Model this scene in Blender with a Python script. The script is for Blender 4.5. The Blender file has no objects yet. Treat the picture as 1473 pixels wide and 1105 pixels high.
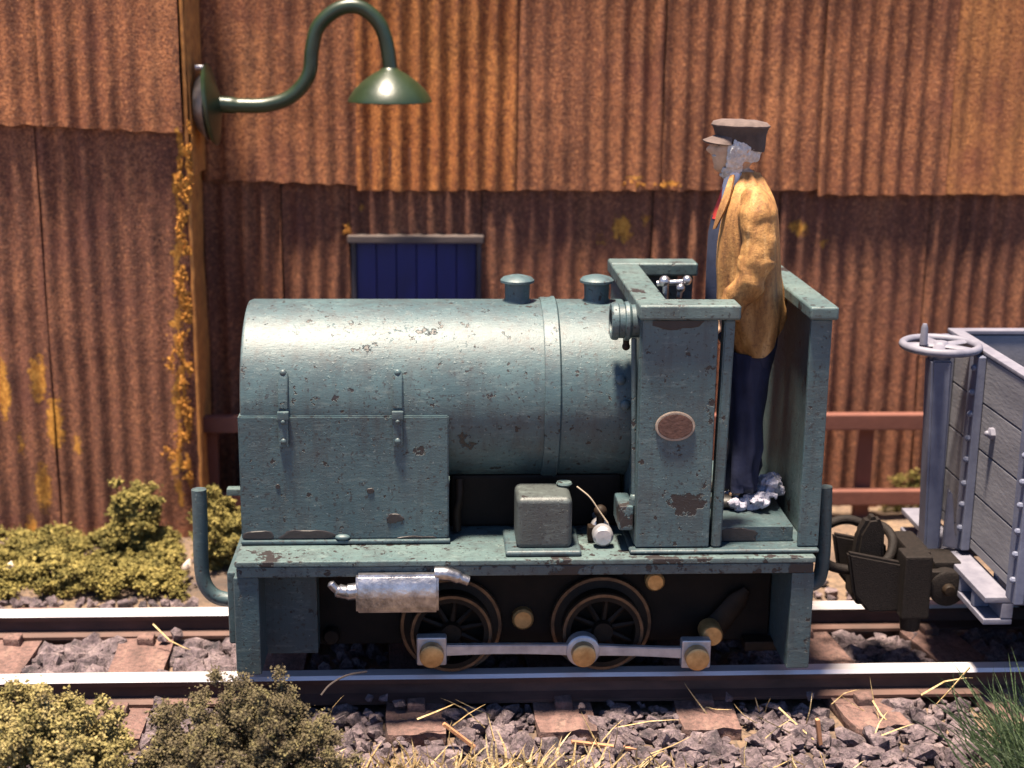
import bpy, bmesh, math, random
import numpy as np
from mathutils import Vector, Matrix, noise as mnoise
R = math.radians
rnd = random.Random(7)
scene = bpy.context.scene
COL = scene.collection

# ------------------------------------------------------------------ camera
YAW, PIT, ROL = R(3.0), R(14.2), R(0.6)
CAM = Vector((-0.35, -6.68, 2.965))
FPX = 2127.0
fw = Vector((math.sin(YAW)*math.cos(PIT), math.cos(YAW)*math.cos(PIT), -math.sin(PIT)))
r0 = Vector((math.cos(YAW), -math.sin(YAW), 0))
u0 = r0.cross(fw)
rt = r0*math.cos(ROL)+u0*math.sin(ROL)
up = -r0*math.sin(ROL)+u0*math.cos(ROL)
cd = bpy.data.cameras.new('camera')
cam = bpy.data.objects.new('camera', cd); COL.objects.link(cam)
M = Matrix.Identity(4)
for i in range(3):
    M[i][0] = rt[i]; M[i][1] = up[i]; M[i][2] = -fw[i]; M[i][3] = CAM[i]
cam.matrix_world = M
cd.sensor_width = 36; cd.lens = 36*FPX/1473.0
cd.clip_start = 0.1; cd.clip_end = 1000
cd.dof.use_dof = True
cd.dof.focus_distance = (Vector((0.5, -0.55, 1.1))-CAM).dot(fw)
cd.dof.aperture_fstop = 1.1
scene.camera = cam

def W(px, py, Y):
    """measured point of the photograph, taken back to its own depth Y in the place"""
    d = fw+rt*((px-736.5)/FPX)-up*((py-552.5)/FPX)
    return CAM+d*((Y-CAM.y)/d.y)

# ------------------------------------------------------------------ light
SUN = Vector((-0.13, -0.105, 1.0)).normalized()          # towards the sun
elev = math.asin(SUN.z); az = math.atan2(SUN.x, SUN.y)
world = bpy.data.worlds.new('World'); scene.world = world; world.use_nodes = True
nt = world.node_tree
sky = nt.nodes.new('ShaderNodeTexSky'); sky.sky_type = 'NISHITA'; sky.sun_disc = False
sky.sun_elevation = elev; sky.sun_rotation = az
sky.air_density = 0.6; sky.dust_density = 0.2; sky.ozone_density = 6.0
nt.links.new(sky.outputs[0], nt.nodes['Background'].inputs[0])
nt.nodes['Background'].inputs[1].default_value = 0.068
sl = bpy.data.lights.new('sun', 'SUN'); sun = bpy.data.objects.new('sun', sl); COL.objects.link(sun)
sl.energy = 5.0; sl.angle = R(7.0); sl.color = (1.0, 0.86, 0.68)
sun.rotation_euler = SUN.to_track_quat('Z', 'Y').to_euler()
sun.location = (-3, -4, 12)
vs = scene.view_settings
vs.view_transform = 'Standard'; vs.look = 'None'; vs.exposure = 1.95; vs.gamma = 1; vs.use_curve_mapping = False

# ------------------------------------------------------------------ materials
class NB:
    def __init__(s, name):
        s.m = bpy.data.materials.new(name); s.m.use_nodes = True
        s.t = s.m.node_tree; s.b = s.t.nodes['Principled BSDF']
    def n(s, typ, **kw):
        x = s.t.nodes.new(typ)
        for k, v in kw.items(): setattr(x, k, v)
        return x
    def link(s, a, b): s.t.links.new(a, b)
    def coord(s, world=False, scale=(1, 1, 1), jitter=True):
        if world:
            o = s.n('ShaderNodeNewGeometry').outputs['Position']
        else:
            o = s.n('ShaderNodeTexCoord').outputs['Object']
        mp = s.n('ShaderNodeMapping'); mp.inputs['Scale'].default_value = scale
        s.link(o, mp.inputs['Vector'])
        if jitter and not world:
            oi = s.n('ShaderNodeObjectInfo')
            mu = s.n('ShaderNodeMath', operation='MULTIPLY'); mu.inputs[1].default_value = 37.0
            s.link(oi.outputs['Random'], mu.inputs[0])
            s.link(mu.outputs[0], mp.inputs['Location'])
        return mp.outputs[0]
    def noise(s, vec, scale, detail=4, rough=0.55, dist=0):
        x = s.n('ShaderNodeTexNoise'); x.inputs['Scale'].default_value = scale
        x.inputs['Detail'].default_value = detail; x.inputs['Roughness'].default_value = rough
        x.inputs['Distortion'].default_value = dist
        s.link(vec, x.inputs['Vector']); return x.outputs['Fac']
    def ramp(s, fac, stops):
        x = s.n('ShaderNodeValToRGB'); e = x.color_ramp.elements
        while len(e) < len(stops): e.new(0.5)
        for i, (p, c) in enumerate(stops):
            e[i].position = p
            e[i].color = (c, c, c, 1) if isinstance(c, (int, float)) else (*c, 1)
        s.link(fac, x.inputs[0]); return x.outputs[0]
    def mix(s, fac, a, b, blend='MIX'):
        x = s.n('ShaderNodeMix', data_type='RGBA', blend_type=blend)
        for i, v in ((0, fac), (6, a), (7, b)):
            if hasattr(v, 'is_linked'): s.link(v, x.inputs[i])
            elif isinstance(v, (int, float)): x.inputs[i].default_value = v
            else: x.inputs[i].default_value = (*v, 1)
        return x.outputs[2]
    def bump(s, h, strength=0.3, dist=0.01, prev=None):
        x = s.n('ShaderNodeBump'); x.inputs['Strength'].default_value = strength
        x.inputs['Distance'].default_value = dist
        s.link(h, x.inputs['Height'])
        if prev is not None: s.link(prev, x.inputs['Normal'])
        return x.outputs[0]
    def out(s, col=None, rough=0.6, metal=0.0, nrm=None, spec=None):
        for k, v in (('Base Color', col), ('Roughness', rough), ('Metallic', metal), ('Normal', nrm)):
            if v is None: continue
            if hasattr(v, 'is_linked'): s.link(v, s.b.inputs[k])
            elif isinstance(v, (int, float)): s.b.inputs[k].default_value = v
            else: s.b.inputs[k].default_value = (*v, 1)
        if spec is not None: s.b.inputs['Specular IOR Level'].default_value = spec
        return s.m

def simple(name, c1, c2, scale=8, rough=0.6, metal=0.0, bscale=90, bstr=0.25, bdist=0.004, stretch=(1, 1, 1), world=False):
    b = NB(name); v = b.coord(world, stretch)
    f = b.noise(v, scale, 6, 0.6)
    c = b.ramp(f, [(0.3, c1), (0.7, c2)])
    nrm = b.bump(b.noise(v, bscale, 3), bstr, bdist) if bstr else None
    return b.out(c, rough, metal, nrm)

def paint(name, c1, c2, chip=(0.015, 0.011, 0.0115), big=0.645, small=0.655, rough=0.5, spot=0.05, bstr=0.2):
    b = NB(name); v = b.coord()
    c = b.ramp(b.noise(v, 3.0, 5, 0.6), [(0.3, c1), (0.7, c2)])
    # grime film in soft blotches
    c = b.mix(b.ramp(b.noise(v, 7.0, 6, 0.65), [(0.47, 0.0), (0.70, 0.45)]), c, (0.042, 0.043, 0.046))
    c = b.mix(b.ramp(b.noise(b.coord(False, (.5, 1, 1.6)), 26.0, 5, 0.7), [(0.54, 0.0), (0.68, 0.28)]), c, (0.17, 0.20, 0.19))
    c = b.mix(b.ramp(b.noise(v, 58.0, 3, 0.6), [(0.60, 0.0), (0.65, 0.8)]), c, (0.020, 0.019, 0.021))
    # chalky specks
    c = b.mix(b.ramp(b.noise(v, 70.0, 2, 0.5), [(0.70, 0.0), (0.76, 0.35)]), c, (0.30, 0.32, 0.29))
    c = b.mix(b.ramp(b.noise(b.coord(False, (1, 1, .12)), 16.0, 5, 0.65), [(0.50, 0.0), (0.68, 0.5)]), c, (0.030, 0.030, 0.032))
    k1 = b.ramp(b.noise(v, 4.2, 7, 0.62), [(big, 0.0), (big+0.012, 1.0)])
    k2 = b.ramp(b.noise(v, 21.0, 4, 0.6), [(small, 0.0), (small+0.015, 1.0)])
    k = b.n('ShaderNodeMath', operation='MAXIMUM'); b.link(k1, k.inputs[0]); b.link(k2, k.inputs[1])
    c = b.mix(k.outputs[0], c, chip)
    inv = b.n('ShaderNodeMath', operation='SUBTRACT'); inv.inputs[0].default_value = 1; b.link(k.outputs[0], inv.inputs[1])
    nr = b.bump(inv.outputs[0], 0.6, 0.006)
    nr = b.bump(b.noise(v, 150.0, 4, 0.7), bstr, 0.004, nr)
    mk = b.n('ShaderNodeMath', operation='MULTIPLY')
    b.link(b.ramp(b.noise(v, 60.0, 3, 0.6), [(0.60, 0.0), (0.72, 1.0)]), mk.inputs[0]); b.link(b.ramp(b.noise(v, 5.0, 3, 0.6), [(0.42, 0.1), (0.66, 1.0)]), mk.inputs[1])
    nr = b.bump(mk.outputs[0], 0.4, 0.005, nr)
    nr = b.bump(b.noise(b.coord(False, (.35, 1, 1.3)), 75.0, 4, 0.7), 0.22, 0.005, nr)
    nr = b.bump(b.noise(v, 9.0, 2, 0.5), 0.10, 0.010, nr)
    return b.out(c, rough, 0.0, nr, 0.5)

def rust(name, dark, mid, lite, bias=0.5):
    b = NB(name); v = b.coord(False, (1, 1, 0.28)); vi = b.coord(False)
    c = b.ramp(b.noise(v, 4.5, 7, 0.62), [(bias-0.2, dark), (bias, mid), (bias+0.22, lite)])
    c = b.mix(b.ramp(b.noise(vi, 34, 6, 0.8), [(0.46, 0.0), (0.56, 0.8)]), c, dark)
    c = b.mix(b.ramp(b.noise(vi, 95, 3, 0.7), [(0.46, 0.0), (0.60, 0.75)]), c, (dark[0]*.6, dark[1]*.6, dark[2]*.7))
    c = b.mix(b.ramp(b.noise(vi, 120, 3, 0.7), [(0.60, 0.0), (0.68, 0.7)]), c, (lite[0]*1.15, lite[1]*1.3, lite[2]*1.7))
    c = b.mix(b.ramp(b.noise(vi, 48, 4, 0.7), [(0.55, 0.0), (0.64, 0.75)]), c, lite)
    c = b.mix(b.ramp(b.noise(vi, 2.1, 3, 0.5), [(0.55, 0.0), (0.75, 0.5)]), c, (dark[0]*1.0, dark[1]*0.8, dark[2]*1.2))
    at_ = b.n('ShaderNodeAttribute'); at_.attribute_name = 'stain'
    ad = b.n('ShaderNodeMath', operation='ADD'); b.link(at_.outputs['Fac'], ad.inputs[0]); mu_ = b.n('ShaderNodeMath', operation='MULTIPLY'); mu_.inputs[1].default_value = 1.8; b.link(b.noise(vi, 26, 8, 0.8), mu_.inputs[0]); b.link(mu_.outputs[0], ad.inputs[1])
    sc_ = b.n('ShaderNodeMath', operation='MULTIPLY'); b.link(ad.outputs[0], sc_.inputs[0]); sc_.inputs[1].default_value = .5
    sm = b.ramp(sc_.outputs[0], [(0.76, 0.0), (0.83, 0.95)])
    c = b.mix(sm, c, b.ramp(b.noise(vi, 45, 4, .6), [(.35, (0.42, 0.160, 0.024)), (.65, (0.78, 0.38, 0.07))]))
    nr = b.bump(b.noise(vi, 60, 5, 0.7), 1.0, 0.022)
    nr = b.bump(sm, 0.6, 0.010, nr)
    nr = b.bump(b.noise(vi, 160, 2, 0.6), 0.4, 0.004, nr)
    return b.out(c, 0.82, 0.0, nr, 0.2)

G1, G2 = (0.030, 0.056, 0.066), (0.054, 0.091, 0.099)
MT = {}
MT['green'] = paint('loco_green', G1, G2)
MT['green_worn'] = paint('loco_green_worn', (0.046, 0.078, 0.083), (0.088, 0.125, 0.122), big=0.60, small=0.63)
MT['green_clean'] = paint('loco_green_clean', (0.027, 0.048, 0.056), (0.045, 0.074, 0.082), big=0.68, small=0.67)
MT['valance'] = paint('valance_grimy', (0.036, 0.058, 0.062), (0.075, 0.10, 0.098), big=0.58, small=0.60)
MT['chipped'] = simple('bare_chip', (0.011, 0.008, 0.0085), (0.024, 0.017, 0.017), 14, 0.6, bstr=0.2)
MT['black'] = simple('frame_black', (0.005, 0.0045, 0.004), (0.014, 0.009, 0.007), 6, 0.6, bscale=60, bstr=0.3)
MT['black'].node_tree.nodes['Principled BSDF'].inputs['Specular IOR Level'].default_value = 0.12
MT['oily'] = simple('oily_brown', (0.007, 0.005, 0.004), (0.022, 0.013, 0.008), 12, 0.6, 0.0, 60, 0.3)
MT['tyre'] = simple('tyre_steel', (0.05, 0.034, 0.026), (0.15, 0.098, 0.064), 20, 0.4, 0.7, 60, 0.2, 0.002)
MT['steel'] = simple('rod_steel', (0.30, 0.29, 0.31), (0.50, 0.48, 0.50), 14, 0.42, 0.6, 70, 0.2, 0.002)
MT['silver'] = simple('drybrushed_silver', (0.16, 0.155, 0.17), (0.50, 0.48, 0.50), 14, 0.36, 0.95, 50, 0.45, 0.006)
MT['brass'] = simple('brass', (0.34, 0.185, 0.068), (0.56, 0.34, 0.14), 30, 0.42, 0.55, 80, 0.2, 0.002)
MT['copper'] = simple('plate_brown', (0.060, 0.028, 0.022), (0.105, 0.050, 0.038), 30, 0.5, 0.2, 60, 0.5, 0.004)
MT['platerim'] = simple('plate_rim', (0.22, 0.17, 0.14), (0.34, 0.27, 0.22), 30, 0.5, 0.3, 60, 0.2)
MT['boxgrey'] = paint('box_dark', (0.032, 0.038, 0.038), (0.058, 0.066, 0.063), big=0.66, small=0.68)
MT['rustA'] = rust('rust_bright', (0.15, 0.054, 0.031), (0.385, 0.140, 0.060), (0.56, 0.230, 0.096), 0.50)
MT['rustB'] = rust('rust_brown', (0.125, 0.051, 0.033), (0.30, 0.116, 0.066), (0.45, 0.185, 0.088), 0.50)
MT['rustD'] = rust('rust_orange', (0.17, 0.052, 0.024), (0.48, 0.165, 0.050), (0.66, 0.265, 0.075), 0.47)
MT['rustC'] = rust('rust_smooth', (0.22, 0.080, 0.036), (0.42, 0.160, 0.058), (0.55, 0.23, 0.075), 0.45)
MT['crust'] = simple('orange_crust', (0.30, 0.105, 0.012), (0.52, 0.23, 0.03), 25, 0.85, bscale=60, bstr=0.5)
MT['cornerstrip'] = simple('corner_rust_lit', (0.25, 0.092, 0.022), (0.50, 0.205, 0.045), 14, 0.8, bscale=50, bstr=0.5)  # rust orange, brightened in colour to stand for light on the return wall
MT['lampgreen'] = simple('lamp_green', (0.009, 0.018, 0.007), (0.017, 0.029, 0.012), 10, 0.36, 0.0, 30, 0.15, 0.006)
MT['lampwhite'] = simple('lamp_inside', (0.6, 0.58, 0.5), (0.7, 0.68, 0.6), 10, 0.5, bstr=0)
MT['bluedoor'] = simple('blue_door', (0.006, 0.008, 0.060), (0.012, 0.015, 0.125), 6, 0.6, bscale=40, bstr=0.3, stretch=(1, 1, .3))
MT['lintel'] = simple('lintel_wood', (0.045, 0.033, 0.030), (0.085, 0.062, 0.056), 9, 0.8, stretch=(.2, 1, 1))
MT['fence'] = simple('fence_red', (0.105, 0.036, 0.026), (0.165, 0.058, 0.040), 6, 0.75, bscale=40, bstr=0.3)
MT['wagon'] = simple('wagon_grey', (0.122, 0.119, 0.138), (0.19, 0.184, 0.206), 9, 0.65, bscale=70, bstr=0.35, stretch=(1, .25, 1))
MT['wagonblue'] = simple('wagon_bluegrey', (0.085, 0.092, 0.14), (0.13, 0.138, 0.19), 12, 0.6, bscale=60, bstr=0.15)
MT['wagonlight'] = simple('wagon_pale', (0.10, 0.097, 0.130), (0.165, 0.158, 0.195), 12, 0.6, bscale=50, bstr=0.2)
MT['coupling'] = simple('coupling_black', (0.005, 0.0038, 0.0036), (0.014, 0.0095, 0.0085), 60, 0.7, 0.0, 150, 0.7, 0.005)
MT['coupling'].node_tree.nodes['Principled BSDF'].inputs['Specular IOR Level'].default_value = 0.2
MT['oily'].node_tree.nodes['Principled BSDF'].inputs['Specular IOR Level'].default_value = 0.15
MT['railrust'] = simple('rail_side', (0.035, 0.016, 0.012), (0.10, 0.045, 0.034), 9, 0.65, 0.2, 50, 0.4, stretch=(.4, 1, 1))
MT['railtop'] = simple('rail_polished', (0.42, 0.38, 0.40), (0.62, 0.57, 0.58), 8, 0.36, 0.35, 60, 0.12, 0.003, stretch=(.2, 1, 1))
def sleeper_mat():
    b = NB('sleeper_wood'); v = b.coord(False, (1, .3, 1)); vi = b.coord(False)
    c = b.ramp(b.noise(v, 9, 6, .65), [(.3, (0.080, 0.051, 0.046)), (.55, (0.17, 0.098, 0.086)), (.75, (0.24, 0.155, 0.125))])
    c = b.mix(b.ramp(b.noise(vi, 40, 6, .75), [(.45, 0.0), (.62, .7)]), c, (0.045, 0.032, 0.032))
    c = b.mix(b.ramp(b.noise(vi, 80, 4, .7), [(.60, 0.0), (.68, .6)]), c, (0.27, 0.19, 0.16))
    nr = b.bump(b.noise(v, 30, 6, .7), .8, .02)
    return b.out(c, .92, 0, b.bump(b.noise(vi, 60, 4, .7), .6, .012, nr), .2)
MT['sleeper'] = sleeper_mat()
def stone_mat():
    b = NB('stone'); v = b.coord(True)
    c = b.ramp(b.noise(v, 8.5, 3, 0.6), [(0.30, (0.046, 0.038, 0.044)), (0.43, (0.118, 0.086, 0.096)), (0.56, (0.19, 0.140, 0.152)), (0.70, (0.30, 0.225, 0.225))])
    c = b.mix(b.ramp(b.noise(v, 48, 6, 0.75), [(0.46, 0.0), (0.60, 0.7)]), c, (0.034, 0.028, 0.030))
    c = b.mix(b.ramp(b.noise(v, 75, 4, 0.7), [(0.57, 0.0), (0.66, 0.6)]), c, (0.30, 0.235, 0.22))
    nr = b.bump(b.noise(v, 34, 6, 0.75), 0.9, 0.03)
    return b.out(c, 0.85, 0, nr, .25)
MT['stone'] = stone_mat()
def ground_mat():
    b = NB('ground_dirt'); v = b.coord(True)
    c = b.ramp(b.noise(v, 2.4, 6, 0.6), [(0.3, (0.060, 0.040, 0.032)), (0.55, (0.17, 0.110, 0.075)), (0.75, (0.27, 0.18, 0.11))])
    c = b.mix(b.ramp(b.noise(v, 34, 5, 0.7), [(0.48, 0.0), (0.62, 0.8)]), c, (0.055, 0.042, 0.036))
    return b.out(c, 0.95, 0, b.bump(b.noise(v, 45, 6, 0.7), 0.8, 0.03))
MT['ground'] = ground_mat()
def leaf(name, cols, rough=0.9):
    b = NB(name); v = b.coord(True)
    c = b.ramp(b.noise(v, 9.0, 4, 0.7), [(0.28+0.44*i/(len(cols)-1), cc) for i, cc in enumerate(cols)])
    c = b.mix(b.ramp(b.noise(v, 28, 3, 0.7), [(0.50, 0.0), (0.66, 0.7)]), c, cols[-1])
    c = b.mix(b.ramp(b.noise(v, 60, 2, 0.6), [(0.45, 0.0), (0.7, 0.6)]), c, cols[0])
    b.out(c, rough, 0, b.bump(b.noise(v, 90, 3), 0.5, 0.01), 0.15)
    return b.m
MT['moss'] = leaf('moss_olive', [(0.040, 0.036, 0.013), (0.105, 0.088, 0.026), (0.215, 0.170, 0.050), (0.33, 0.255, 0.085)])
MT['yellowmoss'] = leaf('moss_yellow', [(0.060, 0.050, 0.020), (0.15, 0.125, 0.045), (0.27, 0.215, 0.085), (0.36, 0.275, 0.13)])
MT['drybush'] = leaf('brush_brown', [(0.030, 0.024, 0.015), (0.075, 0.058, 0.036), (0.12, 0.095, 0.055), (0.20, 0.17, 0.07)])
MT['grass'] = leaf('grass_green', [(0.028, 0.048, 0.020), (0.060, 0.092, 0.040), (0.10, 0.14, 0.065), (0.19, 0.23, 0.13)], 0.7)
MT['straw'] = leaf('dry_straw', [(0.18, 0.11, 0.050), (0.32, 0.22, 0.10), (0.42, 0.31, 0.16), (0.52, 0.42, 0.26)], 0.7)
MT['splinter'] = simple('splinter_wood', (0.28, 0.12, 0.06), (0.44, 0.21, 0.10), 20, 0.8)
MT['pale'] = simple('pale_chip', (0.55, 0.42, 0.34), (0.70, 0.58, 0.48), 20, 0.8)
MT['skin'] = simple('skin_painted', (0.34, 0.20, 0.125), (0.50, 0.33, 0.22), 30, 0.6, bscale=70, bstr=0.2)
MT['hair'] = simple('hair_grey', (0.30, 0.29, 0.285), (0.54, 0.51, 0.49), 60, 0.8, bscale=130, bstr=0.6, bdist=0.006)
MT['cap'] = simple('cap_cloth', (0.030, 0.019, 0.017), (0.060, 0.040, 0.034), 25, 0.8, bscale=120, bstr=0.3)
MT['captop'] = simple('cap_top_cloth', (0.060, 0.040, 0.036), (0.115, 0.078, 0.068), 25, 0.85, bscale=120, bstr=0.4)
def coat_mat():
    b = NB('coat_tan'); v = b.coord(False, (1.2, 1.2, .25)); vi = b.coord(False)
    c = b.ramp(b.noise(v, 13, 6, .65, .4), [(.30, (0.10, 0.045, 0.022)), (.44, (0.25, 0.115, 0.036)), (.60, (0.40, 0.205, 0.066)), (.74, (0.56, 0.34, 0.15))])
    c = b.mix(b.ramp(b.noise(vi, 60, 5, .7), [(.50, 0.0), (.66, .6)]), c, (0.10, 0.045, 0.02))
    return b.out(c, .7, 0, b.bump(b.noise(vi, 70, 5, .7), .5, .008), .35)
MT['coat'] = coat_mat()
MT['navy'] = simple('navy_cloth', (0.007, 0.010, 0.034), (0.016, 0.021, 0.060), 14, 0.75, bscale=60, bstr=0.4)
MT['vest'] = simple('vest_blue', (0.013, 0.017, 0.04), (0.026, 0.033, 0.064), 14, 0.75)
MT['shirt'] = simple('shirt_white', (0.58, 0.56, 0.58), (0.70, 0.68, 0.68), 14, 0.75)
MT['tie'] = simple('tie_red', (0.42, 0.025, 0.02), (0.55, 0.05, 0.035), 14, 0.6)
MT['boot'] = simple('boot_black', (0.012, 0.01, 0.01), (0.03, 0.026, 0.025), 14, 0.5)
MT['fluff'] = simple('white_fluff', (0.26, 0.25, 0.32), (0.50, 0.48, 0.57), 40, 0.7, bscale=50, bstr=0.7, bdist=0.012)
MT['eye'] = simple('eye_dark', (0.02, 0.02, 0.03), (0.03, 0.03, 0.04), 5, 0.3, bstr=0)
MT['wallback'] = simple('shed_inside', (0.03, 0.022, 0.018), (0.05, 0.035, 0.026), 3, 0.9)
MT['drum'] = simple('drum_dark', (0.022, 0.018, 0.024), (0.045, 0.036, 0.046), 5, 0.6)
MT['wire'] = simple('wire_pale', (0.35, 0.28, 0.2), (0.45, 0.36, 0.26), 5, 0.4)

# ------------------------------------------------------------------ mesh helpers
def nbm(): return bmesh.new()
def merge(bm, b2):
    me = bpy.data.meshes.new('tmp'); b2.to_mesh(me); b2.free(); bm.from_mesh(me); bpy.data.meshes.remove(me)
def box(bm, x0, x1, y0, y1, z0, z1, bev=0.006, seg=2, rot=None):
    b = nbm(); bmesh.ops.create_cube(b, size=1)
    for v in b.verts:
        v.co = Vector(((x0+x1)/2+v.co.x*(x1-x0), (y0+y1)/2+v.co.y*(y1-y0), (z0+z1)/2+v.co.z*(z1-z0)))
    if bev: bmesh.ops.bevel(b, geom=b.edges[:], offset=bev, segments=seg, affect='EDGES', profile=0.5, clamp_overlap=True)
    if rot is not None: bmesh.ops.transform(b, matrix=rot, verts=b.verts[:])
    merge(bm, b); return bm
def tube(bm, pts, rad, n=14, caps=True):
    pts = [Vector(p) for p in pts]
    if not isinstance(rad, (list, tuple)): rad = [rad]*len(pts)
    rings = []; prev = None
    for i, p in enumerate(pts):
        t = (pts[min(i+1, len(pts)-1)]-pts[max(i-1, 0)]).normalized()
        if prev is None:
            a = Vector((0, 0, 1)) if abs(t.z) < 0.9 else Vector((0, 1, 0))
            u = t.cross(a).normalized()
        else:
            u = (prev-t*prev.dot(t)).normalized()
        prev = u; w = t.cross(u)
        rings.append([bm.verts.new(p+(u*math.cos(k*2*math.pi/n)+w*math.sin(k*2*math.pi/n))*rad[i]) for k in range(n)])
    for a, b in zip(rings, rings[1:]):
        for k in range(n): bm.faces.new((a[k], a[(k+1) % n], b[(k+1) % n], b[k]))
    if caps:
        bm.faces.new(rings[0][::-1]); bm.faces.new(rings[-1])
    return bm
def cyl(bm, p0, p1, r, r2=None, n=20): return tube(bm, [p0, p1], [r, r if r2 is None else r2], n)
def spline(pts, k=6):
    pts = [Vector(p) for p in pts]; P = [pts[0]*2-pts[1]]+pts+[pts[-1]*2-pts[-2]]; out = []
    for i in range(1, len(P)-2):
        for j in range(k):
            t = j/k
            out.append(0.5*((2*P[i])+(P[i+1]-P[i-1])*t+(2*P[i-1]-5*P[i]+4*P[i+1]-P[i+2])*t*t+(3*P[i]-P[i-1]-3*P[i+1]+P[i+2])*t**3))
    out.append(pts[-1]); return out
def lathe(bm, prof, org, axis='Z', n=28, caps=True):
    org = Vector(org); rings = []
    for r, h in prof:
        ring = []
        for k in range(n):
            a = 2*math.pi*k/n; c, s = r*math.cos(a), r*math.sin(a)
            ring.append(bm.verts.new(org+(Vector((c, s, h)) if axis == 'Z' else Vector((h, c, s)) if axis == 'X' else Vector((c, h, s)))))
        rings.append(ring)
    for a, b in zip(rings, rings[1:]):
        for k in range(n): bm.faces.new((a[k], a[(k+1) % n], b[(k+1) % n], b[k]))
    if caps and prof[0][0] > 1e-5: bm.faces.new(rings[0][::-1])
    if caps and prof[-1][0] > 1e-5: bm.faces.new(rings[-1])
    bmesh.ops.remove_doubles(bm, verts=bm.verts[:], dist=1e-6)
    bmesh.ops.recalc_face_normals(bm, faces=bm.faces[:])
    return bm
def prism(bm, poly, axis, a, b, bev=0.0):
    """polygon in the plane square to `axis`, from a to b"""
    def p3(q, h):
        return Vector((h, q[0], q[1])) if axis == 'X' else Vector((q[0], h, q[1])) if axis == 'Y' else Vector((q[0], q[1], h))
    b2 = nbm()
    v0 = [b2.verts.new(p3(q, a)) for q in poly]; v1 = [b2.verts.new(p3(q, b)) for q in poly]
    b2.faces.new(v0[::-1]); b2.faces.new(v1)
    for i in range(len(poly)):
        j = (i+1) % len(poly); b2.faces.new((v0[i], v0[j], v1[j], v1[i]))
    bmesh.ops.recalc_face_normals(b2, faces=b2.faces[:])
    if bev: bmesh.ops.bevel(b2, geom=b2.edges[:], offset=bev, segments=2, affect='EDGES', clamp_overlap=True)
    merge(bm, b2); return bm
def ball(bm, c, rx, ry=None, rz=None, u=14, v=9):
    b = nbm(); bmesh.ops.create_uvsphere(b, u_segments=u, v_segments=v, radius=1)
    ry = ry or rx; rz = rz or rx
    for q in b.verts: q.co = Vector((c[0]+q.co.x*rx, c[1]+q.co.y*ry, c[2]+q.co.z*rz))
    merge(bm, b); return bm
def loft(bm, rings, n=32, a0=None, a1=None, caps=True, fold=0.0, seed=0, fscale=9.0):
    """rings of (cx, cy, cz, rx, ry); with a0..a1 (functions of ring index) left open"""
    out = []
    for i, (cx, cy, cz, rx, ry) in enumerate(rings):
        ring = []
        m = n if a0 is None else n+1
        for k in range(m):
            a = 2*math.pi*k/n if a0 is None else a0(i)+(a1(i)-a0(i))*k/n
            d = Vector((math.cos(a), math.sin(a), 0))
            p = Vector((cx+rx*d.x, cy+ry*d.y, cz))
            if fold: p += d*fold*mnoise.noise(Vector((d.x*2.2+seed, d.y*2.2, cz*fscale*0.5)))*2
            ring.append(bm.verts.new(p))
        out.append(ring)
    for a, b in zip(out, out[1:]):
        m = len(a)
        for k in range(m if a0 is None else m-1):
            bm.faces.new((a[k], a[(k+1) % m], b[(k+1) % m], b[k]))
    if caps and a0 is None:
        bm.faces.new(out[0][::-1]); bm.faces.new(out[-1])
    bmesh.ops.recalc_face_normals(bm, faces=bm.faces[:])
    return bm

ORG = {}
def link(o, parent, worldpos):
    COL.objects.link(o); ORG[o.name] = Vector(worldpos)
    if parent is not None:
        o.parent = parent; o.location = Vector(worldpos)-ORG[parent.name]
    else: o.location = Vector(worldpos)
def remesh(bm, voxel, smooth=0, it=3):
    me = bpy.data.meshes.new('tmp'); bm.to_mesh(me); bm.free()
    to = bpy.data.objects.new('tmp', me); COL.objects.link(to)
    rm = to.modifiers.new('r', 'REMESH'); rm.mode = 'VOXEL'; rm.voxel_size = voxel
    if smooth: sm = to.modifiers.new('s', 'SMOOTH'); sm.factor = smooth; sm.iterations = it
    dg = bpy.context.evaluated_depsgraph_get(); dg.update()
    out = bpy.data.meshes.new_from_object(to.evaluated_get(dg)); bpy.data.objects.remove(to); return out
def tag(o, label=None, cat=None, group=None, kind=None):
    for k, v in (('label', label), ('category', cat), ('group', group), ('kind', kind)):
        if v: o[k] = v
    return o
def thing(name, label, cat, loc, group=None):
    o = bpy.data.objects.new(name, None); o.empty_display_size = 0.1
    link(o, None, loc); return tag(o, label, cat, group)
def fin_mesh(me, mats, smooth=40):
    for m in (mats if isinstance(mats, (list, tuple)) else [mats]): me.materials.append(m)
    me.polygons.foreach_set('use_smooth', [smooth > 0]*len(me.polygons))
    if smooth > 0: me.set_sharp_from_angle(angle=R(smooth))
    me.update()
def obj(name, bm, mats, parent=None, smooth=40, label=None, kind=None, origin=None):
    if isinstance(bm, bmesh.types.BMesh):
        me = bpy.data.meshes.new(name); bm.to_mesh(me); bm.free()
    else: me = bm
    n = len(me.vertices); co = np.empty(n*3, 'f'); me.vertices.foreach_get('co', co); co = co.reshape(-1, 3)
    c = Vector(((co.min(0)+co.max(0))/2).tolist()) if origin is None else Vector(origin)
    co -= np.array(c); me.vertices.foreach_set('co', co.ravel())
    fin_mesh(me, mats, smooth)
    o = bpy.data.objects.new(name, me); link(o, parent, c)
    if smooth > 0 and len(me.polygons) < 6000:
        wn = o.modifiers.new('weighted_normals', 'WEIGHTED_NORMAL'); wn.keep_sharp = True; wn.weight = 80
    return tag(o, label, None, None, kind)
def dup(o, parent, worldpos, rot=None):
    c = o.copy(); link(c, parent, worldpos)
    if rot is not None: c.rotation_euler = rot
    for ch in list(o.children):
        d = ch.copy(); COL.objects.link(d); d.parent = c
    return c
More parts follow.
